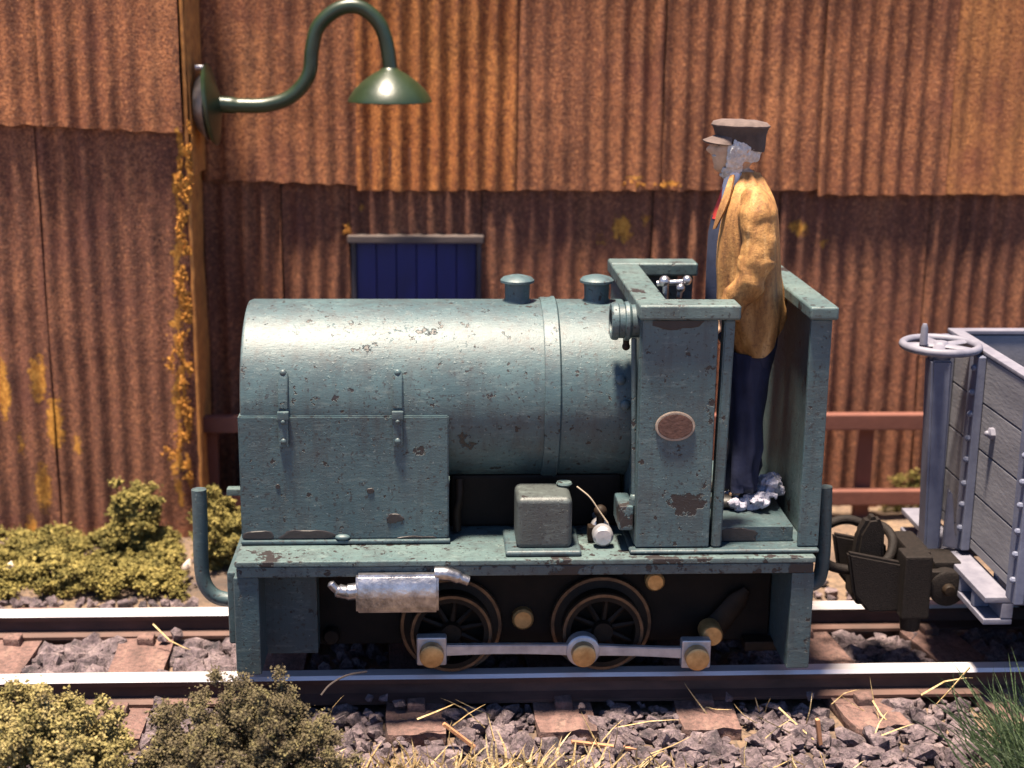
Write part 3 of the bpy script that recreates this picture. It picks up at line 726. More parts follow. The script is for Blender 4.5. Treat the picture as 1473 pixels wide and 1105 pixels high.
# smokebox / side tank casing with flat sides below the round top
TX0, TX1 = -1.218, -.298
b = nbm(); hw = .424; zs = 1.236
prism(b, [(-hw, .668), (hw, .668), (hw, zs), (-hw, zs)], 'X', TX0, TX1, .006); obj('side_tank', b, g, loco)
b = nbm(); box(b, TX0-.002, TX1+.006, -hw-.018, hw+.018, FZ+.004, .667, .006); obj('tank_skirt', b, gc, loco)
for px in (407, 572):
    x = W(px, 600, -.44).x
    b = nbm(); box(b, x-.022, x+.022, -.440, -.424, 1.10, 1.235, .005); box(b, x-.026, x+.026, -.446, -.424, 1.222, 1.262, .006)
    pts = []
    for k in range(7):
        a = R(2+k*3.6); pts.append((x, -(BR+.004)*math.cos(a), BZ+(BR+.004)*math.sin(a)))
    arc = [(p[1], p[2]) for p in pts]; arc2 = [(-(BR+.016)*math.cos(R(2+k*3.6)), BZ+(BR+.016)*math.sin(R(2+k*3.6))) for k in range(7)]
    arc0 = [(-(BR-.004)*math.cos(R(2+k*3.6)), BZ+(BR-.004)*math.sin(R(2+k*3.6))) for k in range(7)]
    prism(b, arc0+arc2[::-1], 'X', x-.021, x+.021, .003)
    hg = obj('hinge', b, g, loco)
    b = nbm(); ball(b, (x, -.436, 1.125), .016, .012, .016); obj('rivet', b, g, hg)
    b = nbm(); ball(b, (pts[6][0], pts[6][1]-.006, pts[6][2]), .017, .014, .016); obj('rivet', b, g, hg)
    b = nbm(); ball(b, (x, -.442, 1.215), .011, .009, .011); obj('rivet', b, g, hg)
p = W(493, 773, -.43); b = nbm(); ball(b, (p.x, -.430, p.z), .034, .02, .014); obj('latch', b, g, loco)
# blistered bare patches low on the tank side (real scabs, slightly proud)
def scab(bm, cx, cz, w, h, Y, seed, flat=None):
    r = random.Random(seed); n = 22; pts = []
    for k in range(n):
        a = 2*math.pi*k/n; rr = 1+.35*mnoise.noise(Vector((math.cos(a)*1.6+seed, math.sin(a)*1.6, seed*.7)))
        z = cz+h*.5*rr*math.sin(a)
        if flat is not None: z = max(z, flat)
        pts.append((cx+w*.5*rr*math.cos(a), z))
    cxz = (sum(p[0] for p in pts)/n, sum(p[1] for p in pts)/n)
    o_ = [bm.verts.new((x, Y, z)) for x, z in pts]; i_ = [bm.verts.new((cxz[0]+(x-cxz[0])*.85, Y-.0035, cxz[1]+(z-cxz[1])*.85)) for x, z in pts]
    for k in range(n):
        j = (k+1) % n; bm.faces.new((o_[k], o_[j], i_[j], i_[k]))
    bm.faces.new(i_); bmesh.ops.recalc_face_normals(bm, faces=bm.faces[:])
for px, py, w, h, s_ in ((372, 772, .14, .05, 1), (440, 773, .24, .07, 2), (600, 775, .16, .03, 3), (533, 706, .03, .028, 4), (567, 746, .08, .045, 5), (400, 700, .02, .02, 6)):
    q = W(px, py, -hw); b = nbm(); scab(b, q.x, q.z, w, h, -hw-.0005, s_, .672)
    obj('bare_patch', b, MT['chipped'], loco)
# ash pan / dark void under the boiler
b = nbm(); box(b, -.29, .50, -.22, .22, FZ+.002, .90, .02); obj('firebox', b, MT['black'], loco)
b = nbm(); tube(b, spline([(-.26, -.30, .66), (-.262, -.30, .75), (-.25, -.30, .82), (-.25, -.28, .9)]), .02, 10); obj('drain_pipe', b, MT['oily'], loco)
# sand box
q0, q1 = W(741, 800, -.56), W(826, 700, -.56)
b = nbm(); box(b, q0.x+.004, q1.x-.006, -.575, -.345, FZ+.02, .905, .028, 4); sb = obj('sand_box', b, MT['boxgrey'], loco)
b = nbm(); box(b, q0.x-.045, q1.x+.035, -.612, -.31, FZ+.0015, FZ+.028, .012, 3); obj('sand_box_base', b, gc, sb)
b = nbm(); lathe(b, [(.001, .014), (.032, .012), (.036, .004), (.03, -.004)], (q1.x-.03, -.40, .911), 'Z'); obj('sand_box_lid', b, gw, sb)
# valve with cap and pipe
q = W(866, 767, -.46)
b = nbm(); lathe(b, [(.001, -.06), (.035, -.058), (.046, -.045), (.046, 0), (.03, .004), (.03, .05), (.042, .055), (.042, .10), (.02, .105), (.02, .24)], (q.x, -.46, q.z), 'Y'); vv = obj('valve', b, MT['steel'], loco)
b = nbm(); cyl(b, (q.x-.005, -.42, q.z), (q.x-.005, -.42, q.z+.085), .018); ball(b, (q.x-.005, -.42, q.z+.09), .03); box(b, q.x-.06, q.x-.02, -.44, -.38, q.z-.05, q.z+.02, .008); obj('valve_stem', b, MT['oily'], vv)
b = nbm(); tube(b, spline([W(830, 700, -.46), W(848, 715, -.46), W(862, 735, -.46), W(874, 752, -.46)]), .0035, 6); obj('wire', b, MT['wire'], loco)
# cab
CX0, CX1 = .515, .925; CZ0, CZ1 = .668, 1.70
b = nbm(); box(b, CX0+.002, .556, -.548, .548, FZ+.03, CZ1-.002, .006); obj('cab_front_plate', b, g, loco)
def cab_side(sgn):
    ya, yb = sorted((sgn*.575, sgn*.53))
    b = nbm(); box(b, .522, .848, ya, yb, CZ0+.004, CZ1-.003, .007); pan = obj('cab_side_panel', b, g, loco)
    b = nbm(); ya, yb = sorted((sgn*.575, sgn*.50))
    pl = [(.878, CZ0+.004), (.900, CZ0+.004), (.918, CZ1-.003), (.862, CZ1-.003)]
    pl = [(.848+.012, CZ0+.004), (.903, CZ0+.004), (.920, CZ1-.003), (.874, CZ1-.003)]
    prism(b, pl, 'Y', ya, yb, .006); obj('cab_post', b, g, loco)
    b = nbm(); ya, yb = sorted((sgn*.607, sgn*.46))
    box(b, CX0-.012, CX1+.012, ya, yb, CZ1, 1.766, .012, 3); obj('cab_top_rail', b, gw, loco)
    return pan
pan = cab_side(-1); cab_side(1)
b = nbm(); box(b, CX0-.012, CX0+.125, -.458, .458, CZ1+.001, 1.764, .010, 3); obj('cab_top_rail', b, gw, loco)
b = nbm()
q = W(970, 463, -.577); scab(b, q.x, q.z+.01, .22, .10, -.5755, 9)
for v in b.verts: v.co.z = min(v.co.z, CZ1-.006)
obj('bare_patch', b, MT['chipped'], loco)
# oval plate
q = W(971, 613, -.577)
def oval(rx, rz, y0, y1):
    b = nbm(); pl = [(q.x+rx*math.cos(2*math.pi*k/40), q.z+rz*math.sin(2*math.pi*k/40)) for k in range(40)]
    return prism(b, pl, 'Y', y0, y1, .003)
ov = obj('number_plate', oval(.087, .066, -.586, -.5765), MT['platerim'], loco, label='blank oval brown plate with a pale rim')
obj('plate_face', oval(.076, .055, -.590, -.5865), MT['copper'], ov)
# cab base skirt and floor
b = nbm(); box(b, CX0-.02, 1.338, -.60, .60, FZ+.004, CZ0, .012, 3); obj('cab_skirt', b, gc, loco)
b = nbm(); box(b, .56, 1.24, -.50, .50, CZ0+.002, .74, .004); obj('cab_floor', b, gc, loco)
b = nbm(); scab(b, W(1062, 775, -.5).x, W(1062, 772, -.5).z, .16, .10, -.5005, 13, CZ0+.004)
for v in b.verts: v.co.z = min(v.co.z, .735)
obj('bare_patch', b, MT['chipped'], loco)
# rear plate with return flanges
b = nbm(); box(b, 1.29, 1.325, -.548, .548, CZ0+.002, CZ1-.002, .006); obj('cab_rear_plate', b, g, loco)
for sgn in (-1, 1):
    ya, yb = sorted((sgn*.575, sgn*.549)); b = nbm(); box(b, 1.245, 1.338, ya, yb, CZ0+.003, CZ1-.003, .007); obj('cab_rear_flange', b, g, loco)
b = nbm(); box(b, 1.232, 1.356, -.605, .605, CZ1, 1.758, .012, 3); obj('cab_rear_rail', b, gw, loco)
# whistle tube on the cab front
q = W(890, 462, -.46); zt = q.z
b = nbm(); lathe(b, [(.052, .05), (.052, -.0), (.075, -.0), (.082, .01), (.082, .028), (.074, .034), (.074, .056), (.084, .060), (.086, .075), (.078, .085), (.072, .088), (.070, .165), (.001, .165)], (q.x-.035, -.46, zt), 'X', 32, False)
fu = obj('vent_tube', b, g, loco)
b = nbm(); lathe(b, [(.001, .04), (.0515, .04), (.0515, .09), (.001, .09)], (q.x-.035, -.46, zt), 'X', 24); obj('tube_bore', b, MT['black'], fu)
b = nbm(); cyl(b, (q.x+.035, -.46, zt-.075), (q.x+.035, -.46, zt-.11), .014); ball(b, (q.x+.035, -.46, zt-.112), .018); obj('drain_cock', b, MT['oily'], fu)
# studs on the boiler by the cab
for px, py in ((893, 546), (899, 582)):
    q = W(px, py, -.405); d = Vector((0, q.y, q.z-BZ)).normalized(); base = Vector((q.x, 0, BZ))+d*BR
    b = nbm(); tube(b, [base-d*.01, base+d*.012, base+d*.02], [.024, .022, .012], 12); obj('stud', b, g, boil)
# control tap on the cab rail
q = W(962, 425, -.30)
b = nbm(); tube(b, [(q.x-.015, -.30, 1.70), (q.x-.015, -.30, 1.80)], .014, 10); tube(b, [(q.x-.05, -.28, 1.80), (q.x+.07, -.32, 1.815)], .013, 10); ball(b, (q.x-.02, -.295, 1.812), .026); ball(b, (q.x+.075, -.322, 1.822), .022); ball(b, (q.x+.045, -.34, 1.79), .02); tube(b, [(q.x+.04, -.335, 1.75), (q.x+.045, -.34, 1.79)], .012, 8); obj('control_tap', b, MT['silver'], loco)
b = nbm(); tube(b, [(q.x-.015, -.30, 1.70), (q.x-.02, -.30, 1.2)], .018, 10); box(b, .56, .66, -.36, -.22, 1.12, 1.24, .02); obj('regulator', b, MT['oily'], loco)
# step bracket at the cab's lower front corner
b = nbm(); q0, q1 = W(887, 765, -.5), W(926, 715, -.5)
box(b, q0.x, .513, -.56, -.36, FZ+.10, FZ+.215, .012); sp = obj('side_step', b, g, loco)
b = nbm(); cyl(b, (q0.x+.07, -.52, FZ+.21), (q0.x+.07, -.52, FZ+.24), .022); ball(b, (q0.x+.07, -.52, FZ+.242), .02); obj('step_bolt', b, gw, sp)
b = nbm(); cyl(b, (q0.x+.07, -.52, FZ+.24), (.497, -.50, CZ1-.1), .012); obj('hand_rod', b, g, loco)
# cast latch hanging from the footplate
q0, q1 = W(512, 826, -.67), W(631, 878, -.67)
b = nbm(); zc = (q0.z+q1.z)/2
hh = (q0.z-q1.z)/2
pl = [(-.645, zc+hh), (-.69, zc+hh), (-.715, zc+hh*.55), (-.722, zc), (-.715, zc-hh*.7), (-.70, zc-hh), (-.645, zc-hh)]
prism(b, pl, 'X', q0.x, q1.x, .010); lt = obj('step_casting', b, MT['silver'], loco)
b = nbm(); p = W(492, 853, -.68); tube(b, spline([W(515, 850, -.68), W(498, 852, -.68), W(484, 848, -.68), W(474, 838, -.68)]), [.036]*6+[.03]*6+[.018]*6+[.008], 10); obj('hook', b, MT['silver'], lt)
b = nbm(); tube(b, spline([W(625, 825, -.66), W(645, 826, -.66), W(662, 832, -.66), W(676, 837, -.66)]), [.03]*6+[.028]*6+[.022]*6+[.006], 10); obj('lug', b, MT['silver'], lt)
# upright brake pipes at both ends
def standpipe(name, pts, Y, r=.034):
    b = nbm(); tube(b, spline([W(*p, Y) for p in pts], 6), r, 14); return obj(name, b, gc, loco)
standpipe('brake_pipe', [(286, 704), (288, 750), (289, 800), (293, 835), (306, 855), (325, 862), (345, 862)], -.30)
standpipe('brake_pipe', [(1187, 700), (1186, 750), (1184, 800), (1178, 832), (1165, 842)], -.20)
b = nbm(); q = W(336, 706, .15); box(b, q.x-.03, -1.20, .12, .17, q.z-.018, q.z+.018, .006); obj('lamp_iron', b, gw, loco)
# rear coupling link
b = nbm()
z1 = .60
tube(b, spline([W(1168, 792, -.10), W(1182, 806, -.10), W(1200, 816, -.10), W(1228, 820, -.10), W(1262, 814, -.09), W(1280, 800, -.06), W(1284, 775, .0), W(1270, 758, .08), W(1248, 756, .14), W(1225, 748, .16), W(1205, 749, .16), W(1180, 760, .14)], 6), .024, 10); obj('coupling_link', b, MT['coupling'], loco)

# ------------------------------------------------------------------ driver
PY = -.12
root = W(1068, 716, PY)
man = thing('person', 'man in a dark peaked cap, tan jacket and red tie standing in the locomotive cab', 'person', (root.x, PY, .742))
def prow(py, xl, xr, ry, dy=0):
    a, c = W(xl, py, PY+dy), W(xr, py, PY+dy); return ((a.x+c.x)/2, PY+dy, (a.z+c.z)/2, (c.x-a.x)/2, ry)
# body: skeleton grown with a skin, head joined, remeshed to one surface
def P3(px, py, dy=0): return W(px, py, PY+dy)
sk_v, sk_r, sk_e = [], [], []
def jv(p, r, parent=None):
    sk_v.append(Vector(p)); sk_r.append(r); i = len(sk_v)-1
    if parent is not None: sk_e.append((parent, i))
    return i
pel = jv(P3(1080, 478), .13)
wst = jv(P3(1077, 430), .125, pel); chs = jv(P3(1078, 350), .115, wst); up_c = jv(P3(1079, 295), .095, chs); nck = jv(P3(1069, 262), .062, up_c); nk2 = jv(P3(1065, 240), .058, nck)
for sgn in (-1, 1):
    sh = jv(P3(1086, 292, sgn*.17), .05, up_c); el = jv(P3(1087, 385, sgn*.245), .042, sh)
    wr = jv(P3(1052, 448, sgn*.20), .034, el); pm = jv(P3(1040, 463, sgn*.19), .036, wr)
    base = Vector(sk_v[pm]); dirv = (Vector(sk_v[pm])-Vector(sk_v[wr])).normalized()
    for k, (off, ln) in enumerate(((-.036, .034), (-.012, .038), (.012, .036), (.034, .028))):
        a = jv(base+dirv*.045+Vector((0, off*.9, 0)), .0105, pm)
        b1 = jv(Vector(sk_v[a])+dirv*ln+Vector((-.006, 0, -.006)), .0098, a)
        c1 = jv(Vector(sk_v[b1])+Vector((dirv.x*.4, 0, -.9)).normalized()*ln*.8, .009, b1)
        jv(Vector(sk_v[c1])+Vector((.5, 0, -.8)).normalized()*ln*.6, .0082, c1)
    t = jv(base+Vector((-.02, -sgn*.042, .01)), .0125, pm); jv(Vector(sk_v[t])+Vector((-.035, -sgn*.012, -.012)), .0105, t)
    hp = jv(P3(1080, 505, sgn*.09), .068, pel); kn = jv(P3(1072, 610, sgn*.105), .046, hp); an = jv(P3(1070, 698, sgn*.11), .036, kn)
    ft = jv(P3(1060, 711, sgn*.115), .022, an); jv(P3(1048, 713, sgn*.12), .018, ft)
bm = nbm(); lay = bm.verts.layers.skin.verify()
bv = []
for i, p in enumerate(sk_v):
    v = bm.verts.new(p); v[lay].radius = (sk_r[i], sk_r[i]); v[lay].use_root = (i == 0); bv.append(v)
for a, c in sk_e: bm.edges.new((bv[a], bv[c]))
me = bpy.data.meshes.new('body_skel'); bm.to_mesh(me); bm.free()
to = bpy.data.objects.new('tmp', me); COL.objects.link(to)
to.modifiers.new('s', 'SKIN'); sub = to.modifiers.new('u', 'SUBSURF'); sub.levels = 2; sub.render_levels = 2
dg = bpy.context.evaluated_depsgraph_get(); dg.update()
body_me = bpy.data.meshes.new_from_object(to.evaluated_get(dg)); bpy.data.objects.remove(to)
# head: ellipsoid with brow, eyes, nose, lips, chin, ears; faces -x
HC = P3(1060, 212); HS = 1.0
def head_r(d):
    # d unit vector in head space, x forward(-world x), y side, z up
    e = Vector((d.x*.104, d.y*.080, d.z*.128))
    x, y, z = e
    if z > .04: e.z = .04+(z-.04)*.70
    if z < 0:   # jaw narrows, face goes straight down
        e.y *= 1-.28*min(1, -z/.12); e.x += .012*min(1, -z/.08) if x > 0 else 0
        if x < 0: e.x *= 1-.35*min(1, -z/.12)
    gs = lambda cx, cz, sy, sz: math.exp(-((y-cx)/sy)**2-((z-cz)/sz)**2) if x > 0 else 0
    push = .030*gs(0, -.012, .013, .018)+.016*gs(0, .012, .011, .022)+.006*gs(0, .036, .05, .012)
    push -= .014*(gs(.031, .020, .018, .014)+gs(-.031, .020, .018, .014))
    push += .007*gs(0, -.046, .028, .007)+.006*gs(0, -.062, .024, .008)-.005*gs(0, -.054, .028, .004)
    push += .018*gs(0, -.098, .028, .020)+.005*(gs(.042, -.01, .02, .02)+gs(-.042, -.01, .02, .02))
    e.x += push
    return e
hb = nbm(); bmesh.ops.create_uvsphere(hb, u_segments=96, v_segments=72, radius=1)
def to_world(e): return HC+Vector((-e.x, e.y, e.z))
for v in hb.verts: v.co = to_world(head_r(v.co.normalized()))
for sgn in (-1, 1):
    tb = nbm(); bmesh.ops.create_uvsphere(tb, u_segments=16, v_segments=12, radius=1)
    for v in tb.verts:
        c = v.co; v.co = HC+Vector((.018+c.x*.020+c.z*.006, sgn*(.078+.010*c.y+.008*max(0, c.x)), -.004+c.z*.034))
    merge(hb, tb)
hb.from_mesh(body_me)
me = bpy.data.meshes.new('person_body'); hb.to_mesh(me); hb.free()
to = bpy.data.objects.new('tmp', me); COL.objects.link(to)
rm = to.modifiers.new('r', 'REMESH'); rm.mode = 'VOXEL'; rm.voxel_size = .0055
dg = bpy.context.evaluated_depsgraph_get(); dg.update()
bm_me = bpy.data.meshes.new_from_object(to.evaluated_get(dg)); bpy.data.objects.remove(to)
obj('body', bm_me, MT['skin'], man, 80)
# eyes
for sgn in (-1, 1):
    b = nbm(); ball(b, HC+Vector((-.084, sgn*.031, .019)), .011, .013, .010); obj('eye', b, MT['eye'], man)
    b = nbm(); ball(b, HC+Vector((-.094, sgn*.030, .036)), .012, .020, .006, 10, 6); obj('eyebrow', b, MT['hair'], man)
b = nbm(); ball(b, HC+Vector((-.099, 0, -.036)), .012, .032, .008, 12, 6); obj('moustache', b, MT['hair'], man)
# hair: grey shell at the back and sides with sideburns and short beard
hr = nbm(); bmesh.ops.create_uvsphere(hr, u_segments=64, v_segments=48, radius=1)
dele = []
for v in hr.verts:
    d = v.co.normalized(); e = head_r(d)
    side = abs(d.y); keep = (e.z > -.075 and e.x < .035) or (side > .45 and -.105 < e.z < .02 and e.x < .066)
    keep = (keep and e.x < .058 and e.z < .045) or (e.z < -.072 and 0 < e.x < .07)
    if not keep or (e.x < -.02 and e.z < -.06): dele.append(v)
    n3 = (.007 if e.x < .06 else .002)+.006*mnoise.noise(Vector(e)*60)
    v.co = to_world(e)+Vector((-d.x, d.y, d.z))*n3
bmesh.ops.delete(hr, geom=dele, context='VERTS'); bmesh.ops.solidify(hr, geom=hr.faces[:], thickness=.007)
hm = remesh(hr, .0042, .5, 2)
for v in hm.vertices: v.co += mnoise.noise_vector(Vector((v.co.x*70, v.co.y*70, v.co.z*35)))*.005
obj('hair', hm, MT['hair'], man, 80)
# cap: band, bulging soft top tilted back, peak
cp = nbm()
def crow(cx, cz, rx, ry): return (HC.x+cx, PY, HC.z+cz, rx, ry)
loft(cp, [crow(.024, .000, .098, .085), crow(.018, .030, .108, .094), crow(.014, .058, .114, .098), crow(.014, .078, .120, .104), crow(.014, .094, .127, .110)], 36)
for v in cp.verts:
    t = v.co.x-HC.x; v.co.z += -.16*t*(1 if v.co.z < HC.z+.045 else .1)
capo = obj('cap', cp, MT['cap'], man)
ct = nbm(); loft(ct, [crow(.014, .092, .129, .112), crow(.013, .099, .131, .114), crow(.009, .111, .120, .103), crow(.004, .119, .09, .08), crow(.002, .122, .03, .03), crow(.002, .1225, .004, .004)], 36)
for v in ct.verts: v.co.z += .05*(v.co.x-HC.x)*-1*.4+.003*mnoise.noise(v.co*30)
obj('cap_crown', ct, MT['captop'], capo)
pk = nbm(); N = 16; top_, bot_ = [], []
for j in range(5):
    t = j/4; row = []
    for k in range(N+1):
        a = R(-62+124*k/N); rr = .105+(.062*t)*max(.0, math.cos(a*1.3))
        row.append(pk.verts.new((HC.x+.012-rr*math.cos(a), PY+rr*.88*math.sin(a), HC.z+.056-.022*t-.02*abs(math.sin(a))*t)))
    top_.append(row)
for a, c in zip(top_, top_[1:]):
    for k in range(N): pk.faces.new((a[k], a[k+1], c[k+1], c[k]))
bmesh.ops.recalc_face_normals(pk, faces=pk.faces[:]); bmesh.ops.solidify(pk, geom=pk.faces[:], thickness=.008)
obj('cap_peak', pk, MT['captop'], capo)
# shirt, tie, waistcoat
b = nbm(); loft(b, [prow(240, 1044, 1066, .050), prow(250, 1043, 1070, .058), prow(262, 1041, 1076, .064), prow(290, 1034, 1082, .082), prow(322, 1026, 1085, .095)], 32); obj('shirt', b, MT['shirt'], man, 70)
b = nbm(); pts = [W(1046, 258, PY), W(1042, 270, PY), W(1037, 285, PY), W(1031, 300, PY), W(1027, 314, PY)]
rows = []
for i, p in enumerate(pts):
    w_ = (.022, .016, .028, .034, .036)[i]; rows.append((p.x+.006, PY, p.z, .016, w_))
loft(b, rows, 16); obj('tie', b, MT['tie'], man, 70)
b = nbm(); loft(b, [prow(310, 1025, 1090, .075), prow(335, 1019, 1094, .092), prow(380, 1016, 1100, .100), prow(430, 1015, 1100, .105), prow(480, 1028, 1100, .13), prow(500, 1042, 1100, .15)], 32, fold=.003); obj('waistcoat', b, MT['vest'], man, 70)
# coat, open at the front
RW = [(246, 1058, 1085, .070), (256, 1052, 1092, .092), (268, 1046, 1099, .135), (280, 1040, 1104, .185), (295, 1036, 1110, .215), (315, 1030, 1115, .225), (345, 1024, 1120, .222), (375, 1021, 1124, .215), (405, 1020, 1127, .213), (435, 1020, 1129, .216), (460, 1026, 1129, .222), (482, 1036, 1126, .225), (500, 1048, 1120, .222)]
rows = [prow(*r_) for r_ in RW]
GAP = [58, 48, 36, 28, 24, 22, 21, 20, 20, 20, 21, 22, 24]
cb = nbm()
loft(cb, rows, 64, lambda i: R(-180+GAP[i]), lambda i: R(180-GAP[i]), fold=.016, seed=3, fscale=4)
for v in cb.verts:
    t_ = min(1, max(0, (rows[8][2]-v.co.z)/(rows[8][2]-rows[-1][2]))); v.co.z += .13*t_*max(0, (v.co.x-rows[-1][0])/.13)
    q_ = v.co-Vector((rows[4][0], PY, 0)); an_ = math.atan2(q_.y, q_.x); v.co += Vector((math.cos(an_), math.sin(an_), 0))*(.011*math.sin(an_*9+2.5*mnoise.noise(v.co*4))*min(1, max(0, (2.05-v.co.z)/.3))*(1 if v.co.z > 1.6 else .5))+mnoise.noise_vector(v.co*14)*.005
bmesh.ops.solidify(cb, geom=cb.faces[:], thickness=.012)
bmesh.ops.subdivide_edges(cb, edges=[e for e in cb.edges], cuts=1, use_grid_fill=True, smooth=0)
coat = obj('coat', cb, MT['coat'], man, 80)
for sgn in (-1, 1):
    b = nbm(); c = spline([P3(1082, 276, sgn*.155), P3(1089, 300, sgn*.205), P3(1091, 345, sgn*.235), P3(1086, 385, sgn*.250), P3(1070, 415, sgn*.235), P3(1055, 440, sgn*.21), P3(1046, 453, sgn*.20)], 12)
    rr = []
    for i in range(len(c)):
        t = i/(len(c)-1); rr.append((.05+.032*min(1, t*5)) if t < .2 else .082-.028*(t-.2)/.8)
    tube(b, c, rr, 32)
    for v in b.verts:
        h = v.co.z*34+v.co.x*22+2*mnoise.noise(v.co*6)
        v.co += Vector((1, sgn*.5, 0))*.009*math.sin(h)*(1 if v.co.z < 1.93 else .3)+mnoise.noise_vector(v.co*11)*.012+mnoise.noise_vector(v.co*26)*.004
    obj('sleeve', b, MT['coat'], coat, 80)
    # lapel
    b = nbm(); lp_ = []
    y0 = sgn*.075
    pl = [P3(1052, 252, sgn*.07), P3(1047, 266, sgn*.085), P3(1041, 284, sgn*.10), P3(1033, 306, sgn*.11), P3(1027, 330, sgn*.105)]
    wd = [.012, .022, .030, .026, .006]; vs_ = []
    for p, w_ in zip(pl, wd): vs_.append((b.verts.new(p+Vector((-.006, 0, 0))), b.verts.new(p+Vector((w_*.7, sgn*w_*.9, .004)))))
    for a, c2 in zip(vs_, vs_[1:]): b.faces.new((a[0], a[1], c2[1], c2[0]))
    bmesh.ops.recalc_face_normals(b, faces=b.faces[:]); bmesh.ops.solidify(b, geom=b.faces[:], thickness=.012); obj('lapel', b, MT['coat'], coat, 60)
b = nbm(); loft(b, [prow(470, 1046, 1118, .19), prow(490, 1048, 1116, .19), prow(515, 1050, 1110, .18), prow(532, 1054, 1104, .15)], 32, fold=.004)
tr = obj('trousers', b, MT['navy'], man, 80)
for sgn in (-1, 1):
    b = nbm(); loft(b, [prow(505, 1052, 1110, .095, sgn*.09), prow(535, 1051, 1106, .092, sgn*.095), prow(570, 1050, 1100, .088, sgn*.10), prow(605, 1049, 1096, .082, sgn*.105), prow(640, 1049, 1094, .078, sgn*.108), prow(670, 1048, 1092, .076, sgn*.11), prow(692, 1047, 1090, .076, sgn*.112), prow(703, 1048, 1089, .074, sgn*.112)], 28, fold=.016, seed=sgn*4, fscale=20)
    obj('trouser_leg', b, MT['navy'], tr, 80)
    q = P3(1066, 708, sgn*.115); b = nbm(); ball(b, (q.x-.035, q.y, .772), .12, .055, .032); ball(b, (q.x+.03, q.y, .785), .055, .05, .05); ball(b, (q.x-.10, q.y, .765), .055, .05, .026); obj('boot', b, MT['boot'], man)
# white fluff around the boots
fp = [Vector((p.x, p.y, max(.75, p.z-.02))) for p in (W(1108, 688, -.20), W(1106, 702, -.22), W(1097, 714, -.25), W(1078, 726, -.26), W(1058, 728, -.26), W(1112, 700, -.16), W(1092, 720, -.29))]
fb = nbm(); rr_ = random.Random(3)
for k in range(90):
    p = rr_.choice(fp); sz = rr_.uniform(.016, .034)
    ball(fb, (p.x+rr_.gauss(0, .020), p.y+rr_.gauss(0, .03), max(p.z, .752)+abs(rr_.gauss(0, .022))), sz, sz*.9, sz*.8, 8, 6)
fm = remesh(fb, .0045, .5, 6)
for v in fm.vertices:
    v.co += mnoise.noise_vector(v.co*32)*.010+mnoise.noise_vector(v.co*90)*.005
    v.co.z = max(v.co.z, .7415)
fl = obj('fluff', fm, MT['fluff'], None, 180)
tag(fl, "crumpled wad of pale lavender-white fluff on the cab floor behind the driver's boots", 'fluff')

# ------------------------------------------------------------------ wagon
wag = thing('wagon', 'grey open wagon with handbrake wheel coupled behind the locomotive at the right edge', 'wagon', (3.0, 0, 0))
WX, WY0, WY1, WZ0, WZ1 = 2.235, -.70, .52, .50, 1.405
ph = (WZ1-WZ0)/4
for k in range(4):
    z0 = WZ0+k*ph
    b = nbm(); box(b, WX, WX+.055, WY0, WY1, z0+.0025, z0+ph-.0025, .006); obj('end_plank', b, MT['wagon'], wag)
    b = nbm(); box(b, WX+1.85, WX+1.905, WY0, WY1, z0+.0025, z0+ph-.0025, .006); obj('end_plank', b, MT['wagon'], wag)
    for ya in (WY0-.001, WY1-.054):
        b = nbm(); box(b, WX+.058, WX+1.847, ya, ya+.055, z0+.004, z0+ph-.004, .007); obj('side_plank', b, MT['wagon'], wag)
b = nbm(); box(b, WX-.004, WX+1.909, WY0-.006, WY0+.062, WZ1+.001, WZ1+.022, .005); box(b, WX-.004, WX+1.909, WY1-.062, WY1+.006, WZ1+.001, WZ1+.022, .005); box(b, WX-.004, WX+.062, WY0+.064, WY1-.064, WZ1+.001, WZ1+.022, .005); obj('capping_rail', b, MT['wagonlight'], wag)
b = nbm(); box(b, WX, WX+1.9, WY0, WY1, WZ0-.05, WZ0-.001, .006); obj('floor', b, MT['wagon'], wag)
for yc in (.44, .02, -.66):
    b = nbm(); box(b, WX-.045, WX-.002, yc-.055, yc+.055, WZ0-.06, WZ1+.0, .007); st = obj('end_stanchion', b, MT['wagonblue'], wag)
    for k in range(4):
        for dz in (.05, .17):
            b = nbm(); z = WZ0+k*ph+dz; tube(b, [(WX-.044, yc-.03, z), (WX-.058, yc-.03, z), (WX-.066, yc-.03, z)], [.016, .015, .006], 8); obj('bolt', b, MT['wagonblue'], st)
for z, yc in ((WZ0+2.55*ph, -.19), ):
    b = nbm(); tube(b, [(WX+.001, yc, z), (WX-.02, yc, z), (WX-.03, yc, z)], [.03, .028, .012], 6); ball(b, (WX-.03, yc, z), .014); obj('bolt', b, MT['wagonlight'], wag)
